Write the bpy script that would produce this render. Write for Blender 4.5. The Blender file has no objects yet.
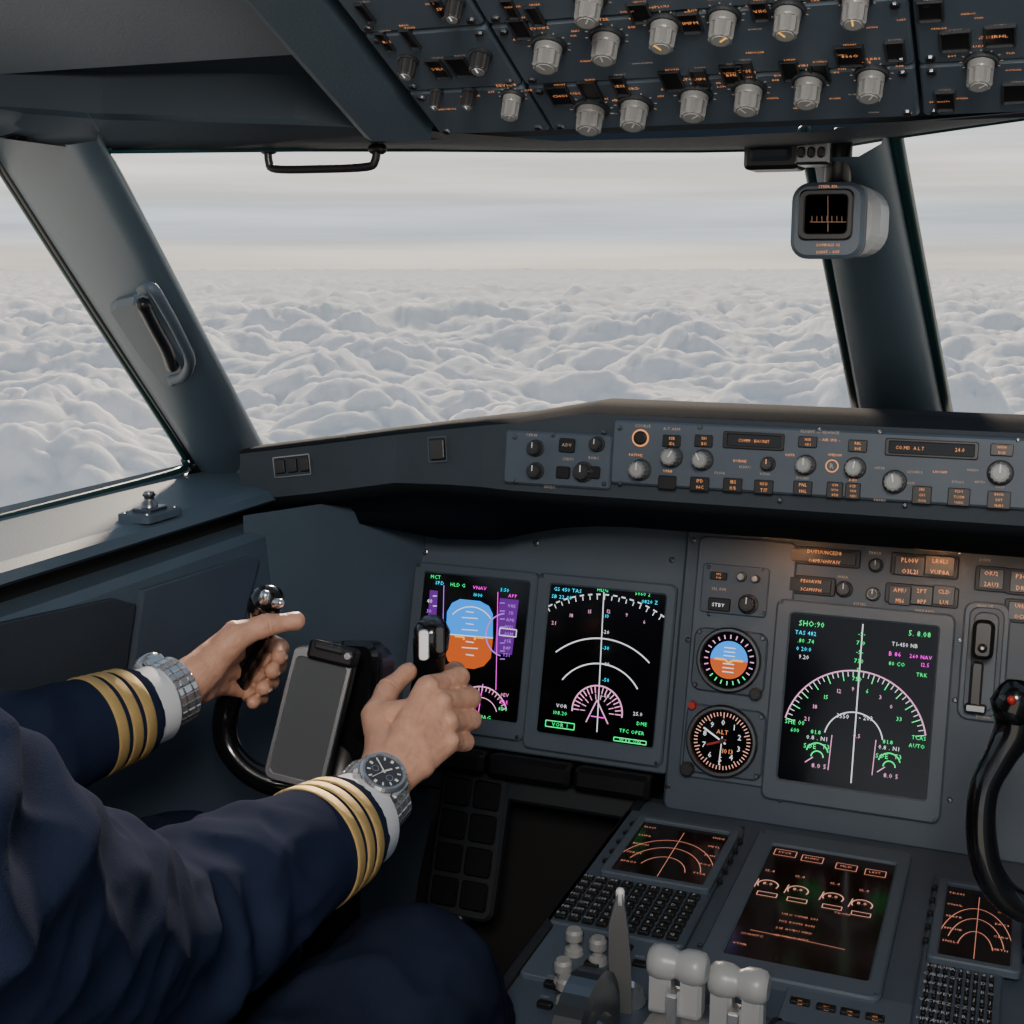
import bpy, bmesh, math, random
from mathutils import Vector, Matrix, noise
random.seed(7)
V3=Vector
# ---------------------------------------------------------------- camera model
F_=1300.0
PITCH=math.atan(250/F_); YAW=math.atan(528/math.sqrt(F_*F_+250*250))
C=V3((0.14,0,1.25))
fh=V3((-math.sin(YAW),math.cos(YAW),0)); R_=V3((math.cos(YAW),math.sin(YAW),0))
FW=fh*math.cos(PITCH)+V3((0,0,-math.sin(PITCH))); UP=fh*math.sin(PITCH)+V3((0,0,math.cos(PITCH)))
def W(x,y,z): return V3((x+.14,y,z+1.25))
def ray(px,py): return FW+R_*((px-512)/F_)+UP*((512-py)/F_)
def D(px,py,d): return C+ray(px,py)*d
def onP(px,py,o,n):
    r=ray(px,py); return C+r*((o-C).dot(n)/r.dot(n))
def onY(px,py,y): return onP(px,py,W(0,y,0),V3((0,1,0)))
def onX(px,py,x): return onP(px,py,W(x,0,0),V3((1,0,0)))
cam=bpy.data.cameras.new('camera'); co=bpy.data.objects.new('camera',cam)
bpy.context.collection.objects.link(co)
cam.sensor_width=36; cam.lens=36*F_/1024; cam.clip_start=.01; cam.clip_end=30000
M=Matrix((R_,UP,-FW)).transposed().to_4x4(); M.translation=C; co.matrix_world=M
bpy.context.scene.camera=co
# ---------------------------------------------------------------- materials
def mat(name,col,rough=.5,metal=0,bump=0,bscale=400,sss=0,var=0,coat=0,sheen=0,spec=.5,vs=18):
    m=bpy.data.materials.new(name); m.use_nodes=True; nt=m.node_tree; b=nt.nodes['Principled BSDF']
    b.inputs['Base Color'].default_value=(*col,1); b.inputs['Roughness'].default_value=rough
    b.inputs['Metallic'].default_value=metal; b.inputs['Specular IOR Level'].default_value=spec
    if coat: b.inputs['Coat Weight'].default_value=coat
    if sheen: b.inputs['Sheen Weight'].default_value=sheen; b.inputs['Sheen Roughness'].default_value=.4
    if sss:
        b.inputs['Subsurface Weight'].default_value=sss; b.inputs['Subsurface Scale'].default_value=.01
        b.inputs['Subsurface Radius'].default_value=(1,.35,.2)
    tc=nt.nodes.new('ShaderNodeTexCoord')
    if bump:
        n=nt.nodes.new('ShaderNodeTexNoise'); n.inputs['Scale'].default_value=bscale; n.inputs['Detail'].default_value=4
        bp=nt.nodes.new('ShaderNodeBump'); bp.inputs['Strength'].default_value=bump; bp.inputs['Distance'].default_value=.001
        nt.links.new(tc.outputs['Object'],n.inputs['Vector']); nt.links.new(n.outputs['Fac'],bp.inputs['Height'])
        nt.links.new(bp.outputs['Normal'],b.inputs['Normal'])
    if var:
        n=nt.nodes.new('ShaderNodeTexNoise'); n.inputs['Scale'].default_value=vs; n.inputs['Detail'].default_value=6
        r=nt.nodes.new('ShaderNodeMapRange'); r.inputs['To Min'].default_value=1-var; r.inputs['To Max'].default_value=1+var
        mx=nt.nodes.new('ShaderNodeVectorMath'); mx.operation='SCALE'; mx.inputs[0].default_value=col
        nt.links.new(tc.outputs['Object'],n.inputs['Vector']); nt.links.new(n.outputs['Fac'],r.inputs['Value'])
        nt.links.new(r.outputs['Result'],mx.inputs['Scale']); nt.links.new(mx.outputs['Vector'],b.inputs['Base Color'])
    return m
def emi(name,col,s=1.0):
    m=bpy.data.materials.new(name); m.use_nodes=True; b=m.node_tree.nodes['Principled BSDF']
    b.inputs['Base Color'].default_value=(*[c*.3 for c in col],1); b.inputs['Emission Color'].default_value=(*col,1)
    b.inputs['Emission Strength'].default_value=s; b.inputs['Roughness'].default_value=.6
    return m
PAN=mat('panel_paint',(.060,.083,.112),.5,bump=.12,bscale=900,var=.15)
OPN=mat('overhead_paint',(.078,.108,.142),.48,bump=.12,bscale=900,var=.12)
PAN2=mat('panel_paint_light',(.080,.107,.138),.48,bump=.1,bscale=900,var=.12)
PDK=mat('panel_dark',(.018,.022,.027),.5,bump=.15,bscale=900)
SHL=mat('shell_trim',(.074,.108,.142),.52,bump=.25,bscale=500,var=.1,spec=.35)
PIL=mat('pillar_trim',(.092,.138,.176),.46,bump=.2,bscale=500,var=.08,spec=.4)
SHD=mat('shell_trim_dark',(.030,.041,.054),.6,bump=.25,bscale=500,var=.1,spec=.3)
RFP=mat('ceiling_liner',(.19,.22,.25),.6,bump=.25,bscale=500,var=.06)
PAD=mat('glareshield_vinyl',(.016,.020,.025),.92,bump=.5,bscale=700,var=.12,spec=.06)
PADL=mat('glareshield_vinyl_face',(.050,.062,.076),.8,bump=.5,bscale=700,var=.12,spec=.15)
BLK=mat('black_plastic',(.009,.009,.010),.35)
BLG=mat('black_gloss',(.006,.006,.007),.16,coat=.5)
DRK=mat('black_matte',(.006,.006,.007),.8)
KNG=mat('knob_grey',(.20,.205,.205),.32,bump=.1)
KNT=mat('knob_top',(.30,.305,.30),.28)
KND=mat('knob_dark',(.03,.03,.032),.35)
WHP=mat('lever_white',(.32,.33,.335),.35,var=.08)
WHM=mat('white_marking',(.75,.75,.75),.5)
LGR=mat('light_grey_plastic',(.30,.32,.33),.4,var=.05)
STL=mat('steel',(.78,.78,.78),.25,metal=.92)
STD=mat('steel_dark',(.22,.23,.24),.3,metal=1)
SCR=mat('screen_glass',(.003,.003,.005),.12)
SCB=mat('screen_glass_brown',(.014,.007,.005),.15)
TAB=mat('tablet_glass',(.10,.11,.115),.14,coat=.6)
GSK=mat('window_seal_teal',(.008,.045,.048),.35)
RED=mat('red_plastic',(.45,.03,.02),.4)
eW=emi('lit_white',(.8,.83,.88),1.1); eC=emi('lit_cyan',(.0,.7,1),1.4); eG=emi('lit_green',(.0,.95,.22),1.4)
eM=emi('lit_magenta',(1,.0,.85),1.4); eO=emi('lit_orange',(1,.38,.13),.85); eP=emi('lit_pink',(1,.42,.72),1.0)
eB=emi('sky_blue',(.0,.26,.95),1.3); eBr=emi('ground_brown',(.55,.09,.01),1.1); eV=emi('violet_band',(.13,.01,.28),.9)
eL=emi('label_cream',(.75,.56,.42),.32); eD=emi('lit_amber_dim',(.95,.36,.24),.65); eY=emi('lit_yellow',(1,.5,.05),1.2)
eA=emi('lit_salmon',(1,.48,.36),.8)
eU=emi('violet_lines',(.5,.2,.95),1.0); eK=emi('key_legend',(.6,.6,.62),.2); eQ=emi('compass_card',(.6,.3,.16),.15)
SKN=mat('skin',(.64,.35,.24),.46,sss=.15,bump=.45,bscale=420,var=.28,spec=.4,vs=55)
NAIL=mat('nail',(.74,.50,.42),.25)
GLD=mat('gold_braid',(.66,.46,.18),.4,metal=.5,bump=1,bscale=1500)
SHT=mat('shirt_white',(.82,.84,.88),.7,bump=.2)
def cloth(name,col):
    return mat(name,col,1.0,bump=.5,bscale=1400,var=.18,spec=.03)
NVY=cloth('navy_wool',(.016,.023,.050)); NVT=cloth('navy_trousers',(.015,.020,.040))
# ---------------------------------------------------------------- mesh builder
def link(ob,parent=None):
    bpy.context.collection.objects.link(ob)
    if parent: ob.parent=parent
    return ob
class MB:
    def __init__(s): s.v=[];s.f=[];s.m=[];s.s=[];s.mats=[]
    def add(s,vs,fs,m,smooth=False):
        if m not in s.mats: s.mats.append(m)
        i=s.mats.index(m); o=len(s.v); s.v+=[tuple(v) for v in vs]
        for f in fs: s.f.append([a+o for a in f]); s.m.append(i); s.s.append(smooth)
    def build(s,name,parent=None,auto=True):
        me=bpy.data.meshes.new(name); me.from_pydata(s.v,[],s.f)
        for m in s.mats: me.materials.append(m)
        me.polygons.foreach_set('material_index',s.m); me.polygons.foreach_set('use_smooth',s.s)
        me.update()
        return link(bpy.data.objects.new(name,me),parent)
    def mirrored(s):
        o=MB(); o.v=[(-a,b,c) for a,b,c in s.v]; o.f=[f[::-1] for f in s.f]; o.m=s.m[:]; o.s=s.s[:]; o.mats=s.mats[:]; return o
def empty(name): return link(bpy.data.objects.new(name,None))
class Fr:
    def __init__(s,O,U,V):
        s.O=O; s.U=U.normalized(); s.V=(V-s.U*V.dot(s.U)).normalized(); s.N=s.U.cross(s.V)
    def P(s,u,v,w=0): return s.O+s.U*u+s.V*v+s.N*w
    def at(s,px,py,w=0):
        q=onP(px,py,s.O+s.N*w,s.N)-s.O; return (q.dot(s.U),q.dot(s.V))
    def rect(s,x0,y0,x1,y1,w=0):
        a=s.at(x0,y0,w); b=s.at(x1,y1,w); return (min(a[0],b[0]),min(a[1],b[1]),max(a[0],b[0]),max(a[1],b[1]))
    def mpp(s,x,y):
        a=s.at(x,y);b=s.at(x+1,y); return math.hypot(a[0]-b[0],a[1]-b[1])
def outline(r,rr,n=4):
    u0,v0,u1,v1=r; rr=min(rr,(u1-u0)/2.01,(v1-v0)/2.01); pts=[]
    for cx,cy,a in ((u1-rr,v1-rr,0),(u0+rr,v1-rr,90),(u0+rr,v0+rr,180),(u1-rr,v0+rr,270)):
        for k in range(n+1):
            t=math.radians(a+90*k/n); pts.append((cx+rr*math.cos(t),cy+rr*math.sin(t)))
    return pts
def ins(r,d): return (r[0]+d,r[1]+d,r[2]-d,r[3]-d)
def rings(mb,rs,m,cap=True,smooth=False,capb=False):
    n=len(rs[0]); vs=[p for r in rs for p in r]; fs=[]
    for i in range(len(rs)-1):
        for k in range(n): fs.append([i*n+k,i*n+(k+1)%n,(i+1)*n+(k+1)%n,(i+1)*n+k])
    mb.add(vs,fs,m,smooth)
    if cap: mb.add(rs[-1],[list(range(n))],m)
    if capb: mb.add(rs[0],[list(range(n))[::-1]],m)
def plate(mb,fr,r,w0,w1,m,ch=.001,rr=.003,n=3):
    ch=min(ch,(w1-w0)*.6,(r[2]-r[0])*.3,(r[3]-r[1])*.3)
    a=outline(r,rr,n); b=outline(ins(r,ch),max(rr-ch,.0002),n)
    rings(mb,[[fr.P(u,v,w0) for u,v in a],[fr.P(u,v,w1-ch) for u,v in a],[fr.P(u,v,w1) for u,v in b]],m)
def bezel(mb,fr,o,i,w0,w1,wi,m,ms,ch=.0015,rr=.005,ri=.002,n=3):
    A=[]
    for r,rad,w in ((o,rr,w0),(o,rr,w1-ch),(ins(o,ch),rr,w1),(ins(i,-ch),ri+ch,w1),(i,ri,w1-ch),(i,ri,wi)):
        A.append([fr.P(u,v,w) for u,v in outline(r,rad,n)])
    rings(mb,A,m,cap=False); mb.add(A[-1],[list(range(len(A[-1])))],ms)
def circ(fr,u,v,r,w,n=24,a0=0): return [fr.P(u+r*math.cos(a0+2*math.pi*k/n),v+r*math.sin(a0+2*math.pi*k/n),w) for k in range(n)]
def cyl(mb,fr,u,v,prof,m,n=24,smooth=False):
    rings(mb,[circ(fr,u,v,r,w,n) for r,w in prof],m,smooth=smooth)
def fluted(mb,fr,u,v,r,w0,w1,m,mt,n=12,ind=None,ang=90):
    def ring(rad,w,d):
        return [fr.P(u+(rad*(1-d*(k%2)))*math.cos(2*math.pi*k/(2*n)),v+(rad*(1-d*(k%2)))*math.sin(2*math.pi*k/(2*n)),w) for k in range(2*n)]
    rings(mb,[ring(r*1.02,w0,.1),ring(r,w1-.15*r,.1),ring(r*.85,w1,.04)],m)
    cyl(mb,fr,u,v,[(r*.7,w1),(r*.66,w1+.0004)],mt,20)
    if ind:
        t=math.radians(ang); stroke(mb,fr,[(u,v),(u+r*.8*math.cos(t),v+r*.8*math.sin(t))],r*.14,w1+.0008,ind)
def stroke(mb,fr,pts,wd,w,m):
    for (a,b),(c,d) in zip(pts[:-1],pts[1:]):
        L=math.hypot(c-a,d-b)
        if L<1e-7: continue
        nx,ny=-(d-b)/L*wd/2,(c-a)/L*wd/2
        mb.add([fr.P(a-nx,b-ny,w),fr.P(c-nx,d-ny,w),fr.P(c+nx,d+ny,w),fr.P(a+nx,b+ny,w)],[[0,1,2,3]],m)
# glyphs
CH="ABCDEFGHIJKLMNOPQRSTUVWXYZ0123456789.:-/+()"
G={}
def initg():
    obs=[]
    for c in CH:
        cu=bpy.data.curves.new('g','FONT'); cu.body=c; cu.size=1; cu.resolution_u=1
        ob=bpy.data.objects.new('g',cu); bpy.context.collection.objects.link(ob); obs.append(ob)
    bpy.context.view_layer.update(); dg=bpy.context.evaluated_depsgraph_get()
    for c,ob in zip(CH,obs):
        me=bpy.data.meshes.new_from_object(ob.evaluated_get(dg))
        vs=[(v.co.x,v.co.y) for v in me.vertices]; G[c]=(vs,[list(p.vertices) for p in me.polygons],max([v[0] for v in vs] or [0]))
        bpy.data.meshes.remove(me)
    for ob in obs:
        cu=ob.data; bpy.data.objects.remove(ob); bpy.data.curves.remove(cu)
initg(); GH=max(v[1] for v in G['H'][0])
def text(mb,fr,s,u,v,h,w,m,al='C',sq=1.0):
    k=h/GH; adv=[(.35 if c==' ' else G[c][2]+.1) for c in s]; tot=sum(adv)*k*sq
    x=u-(tot/2 if al=='C' else 0 if al=='L' else tot); y=v-h/2
    for c,a in zip(s,adv):
        if c!=' ':
            g=G[c]; mb.add([fr.P(x+p[0]*k*sq,y+p[1]*k,w) for p in g[0]],g[1],m)
        x+=a*k*sq
def rs(n): return ''.join(random.choice("ABCDEHILMNOPRSTUV0123568") for _ in range(n))
class Dw:  # drawing helper on a panel plane
    def __init__(s,mb,fr,w=0): s.mb=mb;s.fr=fr;s.w=w
    def a(s,x,y): return s.fr.at(x,y,s.w)
    def k(s,x,y): return s.fr.mpp(x,y)
    def line(s,pts,wp,m,dw=.0004): stroke(s.mb,s.fr,[s.a(*p) for p in pts],wp*s.k(*pts[0]),s.w+dw,m)
    def poly(s,pts,m,dw=.0003):
        q=[s.a(*p) for p in pts][::-1]; s.mb.add([s.fr.P(u,v,s.w+dw) for u,v in q],[list(range(len(q)))],m)
    def arc(s,x,y,r,a0,a1,wp,m,n=28,dash=False,dw=.0004):
        u,v=s.a(x,y); k=s.k(x,y); pts=[(u+r*k*math.cos(math.radians(a0+(a1-a0)*i/n)),v+r*k*math.sin(math.radians(a0+(a1-a0)*i/n))) for i in range(n+1)]
        if dash:
            for i in range(0,n,2): stroke(s.mb,s.fr,pts[i:i+2],wp*k,s.w+dw,m)
        else: stroke(s.mb,s.fr,pts,wp*k,s.w+dw,m)
    def ticks(s,x,y,r0,r1,a0,a1,n,wp,m,dw=.0004):
        u,v=s.a(x,y); k=s.k(x,y)
        for i in range(n+1):
            t=math.radians(a0+(a1-a0)*i/n); c,d=math.cos(t),math.sin(t)
            stroke(s.mb,s.fr,[(u+r0*k*c,v+r0*k*d),(u+r1*k*c,v+r1*k*d)],wp*k,s.w+dw,m)
    def text(s,t,x,y,h,m,al='C',dw=.0005,sq=1): 
        u,v=s.a(x,y); text(s.mb,s.fr,t,u,v,h*s.k(x,y),s.w+dw,m,al,sq)
    def box(s,x0,y0,x1,y1,wp,m):
        r=s.fr.rect(x0,y0,x1,y1,s.w); k=wp*s.k(x0,y0)
        stroke(s.mb,s.fr,[(r[0],r[1]),(r[2],r[1]),(r[2],r[3]),(r[0],r[3]),(r[0],r[1])],k,s.w+.0004,m)
    def rect(s,x0,y0,x1,y1): return s.fr.rect(x0,y0,x1,y1,s.w)
    def plate(s,x0,y0,x1,y1,h,m,ch=.0008,rr=.002): plate(s.mb,s.fr,s.rect(x0,y0,x1,y1),s.w-.001,s.w+h,m,ch,rr)
    def screw(s,x,y,r=2.6):
        u,v=s.a(x,y); k=s.k(x,y)*r; cyl(s.mb,s.fr,u,v,[(k*1.2,s.w),(k*1.1,s.w+.0008),(k*.7,s.w+.0014)],STD,12)
        stroke(s.mb,s.fr,[(u-k*.6,v-k*.3),(u+k*.6,v+k*.3)],k*.3,s.w+.0016,DRK)
    def knob(s,x,y,rp,h,m=None,mt=None,ind=None,ang=90,base=True):
        u,v=s.a(x,y)
        if h>.01: u,v=s.fr.at(x,y,s.w+h)
        r=rp*s.k(x,y)
        if base: cyl(s.mb,s.fr,u,v,[(r*1.25,s.w),(r*1.25,s.w+.001),(r*1.1,s.w+.0018)],PDK,24)
        fluted(s.mb,s.fr,u,v,r,s.w+.001,s.w+h,m or KNG,mt or KNT,12,ind,ang)
    def lbtn(s,x,y,wp,hp,m=None,lines=2,tm=None,h=.003):
        s.plate(x-wp/2,y-hp/2,x+wp/2,y+hp/2,h,m or BLK,.0006,.0012)
        t=Dw(s.mb,s.fr,s.w+h)
        for i in range(lines):
            yy=y+(i-(lines-1)/2)*hp/(lines+.4)
            t.text(rs(max(3,int(wp/4.6))),x,yy,hp*.42/lines,tm or eO,sq=.9)
def loft(mb,rows,m,smooth=True):
    n=len(rows[0]); vs=[p for r in rows for p in r]; fs=[]
    for i in range(len(rows)-1):
        for k in range(n-1): fs.append([i*n+k,i*n+k+1,(i+1)*n+k+1,(i+1)*n+k])
    mb.add(vs,fs,m,smooth)
def crom(pts,n):
    P=[pts[0]]+list(pts)+[pts[-1]]; out=[]
    for i in range(1,len(P)-2):
        a,b,c,d=P[i-1:i+3]
        for k in range(n):
            t=k/n; out.append(.5*((2*b)+(c-a)*t+(2*a-5*b+4*c-d)*t*t+(3*b-a-3*c+d)*t**3))
    out.append(P[-2]); return out
def tube(mb,pts,rad,m,n=12,sm=6,cap=True,flat=1.0):
    if not isinstance(rad,(list,tuple)): rad=[rad]*len(pts)
    if sm>1:
        pr=crom([V3((r,0,0)) for r in rad],sm); pts=crom(pts,sm); rad=[p.x for p in pr]
    T=[(pts[min(i+1,len(pts)-1)]-pts[max(i-1,0)]).normalized() for i in range(len(pts))]
    up=V3((0,0,1)) if abs(T[0].z)<.9 else V3((0,1,0)); x=T[0].cross(up).normalized(); R=[]
    for p,t,r in zip(pts,T,rad):
        x=(x-t*x.dot(t)).normalized(); y=t.cross(x)
        R.append([p+x*r*math.cos(2*math.pi*k/n)+y*r*flat*math.sin(2*math.pi*k/n) for k in range(n)])
    if cap:
        def dome(ring,c,t,r): return [[c+(q-c)*.75+t*r*.45 for q in ring],[c+(q-c)*.3+t*r*.65 for q in ring]]
        e=dome(R[-1],pts[-1],T[-1],rad[-1]); s0=dome(R[0],pts[0],-T[0],rad[0]); R=s0[::-1]+R+e
    rings(mb,R,m,cap=True,smooth=True,capb=True)
def organic(name,caps,voxel,sm,m,parent=None,disp=None,ell=()):
    bm=bmesh.new()
    def ico(p,r,sc=(1,1,1),rot=None):
        mt=Matrix.Translation(p)@(rot.to_4x4() if rot else Matrix())@Matrix.Diagonal((*sc,1))
        bmesh.ops.create_icosphere(bm,subdivisions=3,radius=r,matrix=mt)
    for c in caps:
        p,q,r1,r2=c[:4]; flat=c[4] if len(c)>4 else ''
        d=q-p; L=d.length
        if L>1e-5:
            mt=Matrix.Translation((p+q)/2)@d.to_track_quat('Z','Y').to_matrix().to_4x4()
            bmesh.ops.create_cone(bm,cap_ends=True,segments=32,radius1=r1,radius2=r2,depth=L,matrix=mt)
        ico(p,r1)
        if flat!='F': ico(q,r2)
    for p,r,sc,rot in ell: ico(p,r,sc,rot)
    me=bpy.data.meshes.new(name); bm.to_mesh(me); bm.free()
    ob=link(bpy.data.objects.new(name,me))
    md=ob.modifiers.new('r','REMESH'); md.mode='VOXEL'; md.voxel_size=voxel; md.use_smooth_shade=True
    if sm: s=ob.modifiers.new('s','SMOOTH'); s.factor=.5; s.iterations=sm
    bpy.context.view_layer.update(); dg=bpy.context.evaluated_depsgraph_get()
    m2=bpy.data.meshes.new_from_object(ob.evaluated_get(dg)); bpy.data.objects.remove(ob); bpy.data.meshes.remove(me)
    if disp:
        ns=[v.normal.copy() for v in m2.vertices]
        for v,n in zip(m2.vertices,ns): v.co=v.co+n*disp(v.co)
    m2.materials.clear(); m2.materials.append(m); m2.name=name
    for p in m2.polygons: p.use_smooth=True
    o2=link(bpy.data.objects.new(name,m2),parent); return o2
# ---------------------------------------------------------------- planes
s15,c15=math.sin(math.radians(15)),math.cos(math.radians(15))
MIP=Fr(W(-.14,1.45,-.386),V3((1,0,0)),V3((0,s15,c15)))
MCP=Fr(W(-.14,1.2335,-.19),V3((1,0,0)),V3((0,.145,.99)))
a24=math.radians(24)
OVH=Fr(W(-.14,.9,.082),V3((1,0,0)),V3((0,-math.cos(a24),math.sin(a24))))
PED=Fr(W(-.14,1.0,-.618),V3((1,0,0)),V3((0,1,0)))
A_=W(-.14,1.6,-.17); D_=W(-.14,1.06,.088); B_=W(-.95,1.40,-.23)
nWL=(D_-A_).cross(B_-A_).normalized()
if nWL.y>0: nWL=-nWL
nWR=V3((-nWL.x,nWL.y,nWL.z))
WSo=W(-.96,1.0,-.25); nWS=V3((.34,0,-.10)).normalized()
def WL(x,y): return onP(x,y,A_,nWL)
def WR(x,y): return onP(x,y,A_,nWR)
def WS(x,y): return onP(x,y,WSo,nWS)
# ================================================================ SHELL
pillar_rows=[]
def pillar():
    mb=MB(); rows=pillar_rows
    a=[(92,120),(107,152),(145,222),(185,298),(225,372),(262,445),(285,490)]
    b=[(-35,105),(0,160),(46,232),(95,308),(143,382),(186,448),(205,480)]
    for (x0,y0),(x1,y1) in zip(a,b):
        p=WL(x0,y0); q=WS(x1,y1); d=(q-p); 
        n=((nWL+nWS).normalized())
        rows.append([p-n*.01,p+n*.012,p+d*.06+n*.024,p+d*.3+n*.034,p+d*.6+n*.036,p+d*.9+n*.026,q+n*.012,q-n*.01])
    loft(mb,rows,PIL); return mb
pm=pillar(); pm.build('window_pillar'); pm.mirrored().build('window_pillar.001')
def seals():
    mb=MB()
    tube(mb,[WL(*p)+nWL*.004 for p in [(100,152),(110,160),(150,235),(205,340),(262,448)]],.0055,GSK,8,4)
    tube(mb,[WS(*p)+nWS*.006 for p in [(-100,5),(0,163),(95,312),(183,446),(190,462),(178,478),(0,524),(-160,566)]],.0065,BLK,8,4)
    tube(mb,[WS(*p)+nWS*.001 for p in [(-100,9),(0,169),(95,318),(177,446),(183,460),(172,472),(0,517),(-160,559)]],.004,GSK,8,4)
    return mb
sm_=seals(); sm_.build('window_seal'); sm_.mirrored().build('window_seal.001')
mb=MB(); rows=[]
for t in (-.06,.2,.4,.6,.8,1.0,1.15):
    c=D_.lerp(A_,t); hw=.031+.019*min(t,1); n=V3((0,-.43,-.9)).normalized()
    ax=V3((1,0,0))
    rows.append([c-ax*hw-n*.012,c-ax*hw+n*.006,c-ax*hw*.82+n*.022,c-ax*.012+n*.030,c+ax*hw*.35+n*.030,c+ax*hw*.85+n*.02,c+ax*hw+n*.004,c+ax*hw-n*.012])
loft(mb,rows,PIL)
for sg in (-1,1):
    tube(mb,[D_.lerp(A_,t)+V3((sg*(.034+.019*min(t,1)),0,0))+V3((0,-.43,-.9))*.004 for t in (-.05,.3,.6,1.0)],.0055,GSK,8,3)
mb.build('windshield_center_post')
gm=bpy.data.materials.new('window_glass'); gm.use_nodes=True; nt=gm.node_tree; nt.nodes.clear()
o=nt.nodes.new('ShaderNodeOutputMaterial'); mx=nt.nodes.new('ShaderNodeMixShader'); tr=nt.nodes.new('ShaderNodeBsdfTransparent'); gl=nt.nodes.new('ShaderNodeBsdfGlossy')
gl.inputs['Roughness'].default_value=.02; mx.inputs[0].default_value=.012; tr.inputs[0].default_value=(.985,.99,.99,1)
nt.links.new(tr.outputs[0],mx.inputs[1]); nt.links.new(gl.outputs[0],mx.inputs[2]); nt.links.new(mx.outputs[0],o.inputs[0])
m1=MB(); m1.add([p-nWL*.004 for p in [WL(100,140),D_,A_+(A_-D_)*.02,WL(268,450)]],[[0,1,2,3]],gm); m1.build('window_1'); m1.mirrored().build('window_2')
# header beam
mb=MB(); xs=[-120,0,60,107,200,300,430,560,700,800,850,885,960,1030,1120,1250]
yt=[128,138,146,152,151,150,150,151,151,149,145,139,128,118,106,88]
yb=[104,112,116,120,122,125,131,141,137,132,127,123,117,111,103,92]
r0=[];r1=[];r2=[];r3=[]
for x,y,y2 in zip(xs,yt,yb):
    p=(WL if x<=852 else WR)(x,y); q=OVH.P(*OVH.at(x,y2),0)
    r0.append(p+V3((0,.03,.03))); r1.append(p+V3((0,-.004,0))); r2.append(p.lerp(q,.5)+V3((0,-.004,-.002))); r3.append(q)
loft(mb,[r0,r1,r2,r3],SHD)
tube(mb,[p+V3((0,.002,.002)) for p in r1[3:]],.004,GSK,6,1)
mb.build('trim_windshield_header')
# ceiling around overhead
mb=MB()
def ov(px,py,w=0): return OVH.P(*OVH.at(px,py),w)
u_r=OVH.at(357,127)[0]
fl=[ov(x,y) for x,y in zip(xs[:7],yb[:7])]; 
rec_v=[OVH.at(x,y-7)[1] for x,y in zip(xs[:7],yb[:7])]
fu=[OVH.at(x,y)[0] for x,y in zip(xs[:7],yb[:7])]
fr_=[OVH.P(min(u,u_r),v,0) for u,v in zip(fu,rec_v)]
loft(mb,[fl,fr_],SHL,False)
dn=[OVH.P(min(u,u_r),v+.002,-.034) for u,v in zip(fu,rec_v)]
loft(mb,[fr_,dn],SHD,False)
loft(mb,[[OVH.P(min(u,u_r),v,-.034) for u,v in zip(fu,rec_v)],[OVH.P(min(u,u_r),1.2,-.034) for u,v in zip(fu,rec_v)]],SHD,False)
rp=(fu[0],rec_v[2]+.008,u_r-.008,1.15)
plate(mb,OVH,rp,-.034,-.026,RFP,.003,.02,6)
vv=rec_v[5]
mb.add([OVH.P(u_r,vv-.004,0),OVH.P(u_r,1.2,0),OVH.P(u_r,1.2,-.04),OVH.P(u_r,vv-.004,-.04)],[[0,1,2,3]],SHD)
u_l=OVH.at(430,130)[0]
prof=[(u_r-.0,0),(u_r+.003,.004),(u_r+.010,.0075),(u_l-.006,.0085),(u_l+.002,.0082),(u_l+.002,-.006)]
loft(mb,[[OVH.P(u,v,w) for u,w in prof] for v in (OVH.at(400,131)[1],.5,1.2)],SHL,False)
vb=OVH.at(560,140)[1]
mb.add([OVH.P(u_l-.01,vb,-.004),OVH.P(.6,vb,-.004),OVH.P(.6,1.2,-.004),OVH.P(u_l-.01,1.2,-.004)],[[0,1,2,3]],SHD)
mb.build('ceiling')
def sidewall():
    mb=MB()
    prof=[((-.965,-.245),SHL),((-.955,-.256),PIL),((-.84,-.262),PIL),((-.822,-.266),PIL),((-.815,-.274),SHL),((-.817,-.277),SHD),((-.838,-.280),DRK),((-.838,-.298),DRK),((-.808,-.300),SHL),((-.800,-.308),SHL),((-.765,-1.25),SHL)]
    ys=[-.4,.2,.6,.9,1.1,1.25,1.33,1.38]
    for (a,_),(b,m) in zip(prof[:-1],prof[1:]):
        loft(mb,[[W(a[0],y,a[1]) for y in ys],[W(b[0],y,b[1]) for y in ys]],m,False)
    mb.add([W(-.96,.45,-.25),W(-.96,-.4,-.25),W(-.80,-.4,.29),W(-.80,.45,.29)],[[0,1,2,3]],SHL)
    mb.add([W(-.865,.95,.075),W(-.865,-.4,.075),W(-.70,-.4,.5),W(-.70,.70,.2)],[[0,1,2,3]],SHL)
    P1=(-.812,1.22);P2=(-.70,1.46)
    mb.add([W(*P1,-.28),W(*P2,-.28),W(*P2,-1.25),W(*P1,-1.25)],[[0,1,2,3]],SHL)
    mb.add([W(-.98,1.36,-.245),W(-.84,1.36,-.245),W(-.84,1.36,-.5),W(-.98,1.36,-.5)],[[0,1,2,3]],SHL)
    return mb
sw=sidewall(); 
SD=Fr(W(-.800,1.0,-.308),V3((0,1,0)),V3((-.035,0,.94)))
def sdp(pts,w0,w1,m):
    q=[SD.at(*p) for p in pts]; c=(sum(a for a,_ in q)/len(q),sum(b for _,b in q)/len(q))
    rings(sw,[[SD.P(u,v,w0) for u,v in q],[SD.P(u,v,w1-.001) for u,v in q],[SD.P(c[0]+(u-c[0])*.97,c[1]+(v-c[1])*.97,w1) for u,v in q]],m)
sdp([(-60,640),(-60,770),(118,700),(132,604),(110,598),(0,622)],-.001,.006,SHD)
sdp([(138,590),(124,690),(235,640),(256,560),(246,556)],-.001,.006,PAN)
sw.build('wall_left')
sidewall().mirrored().build('wall_right')
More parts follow.
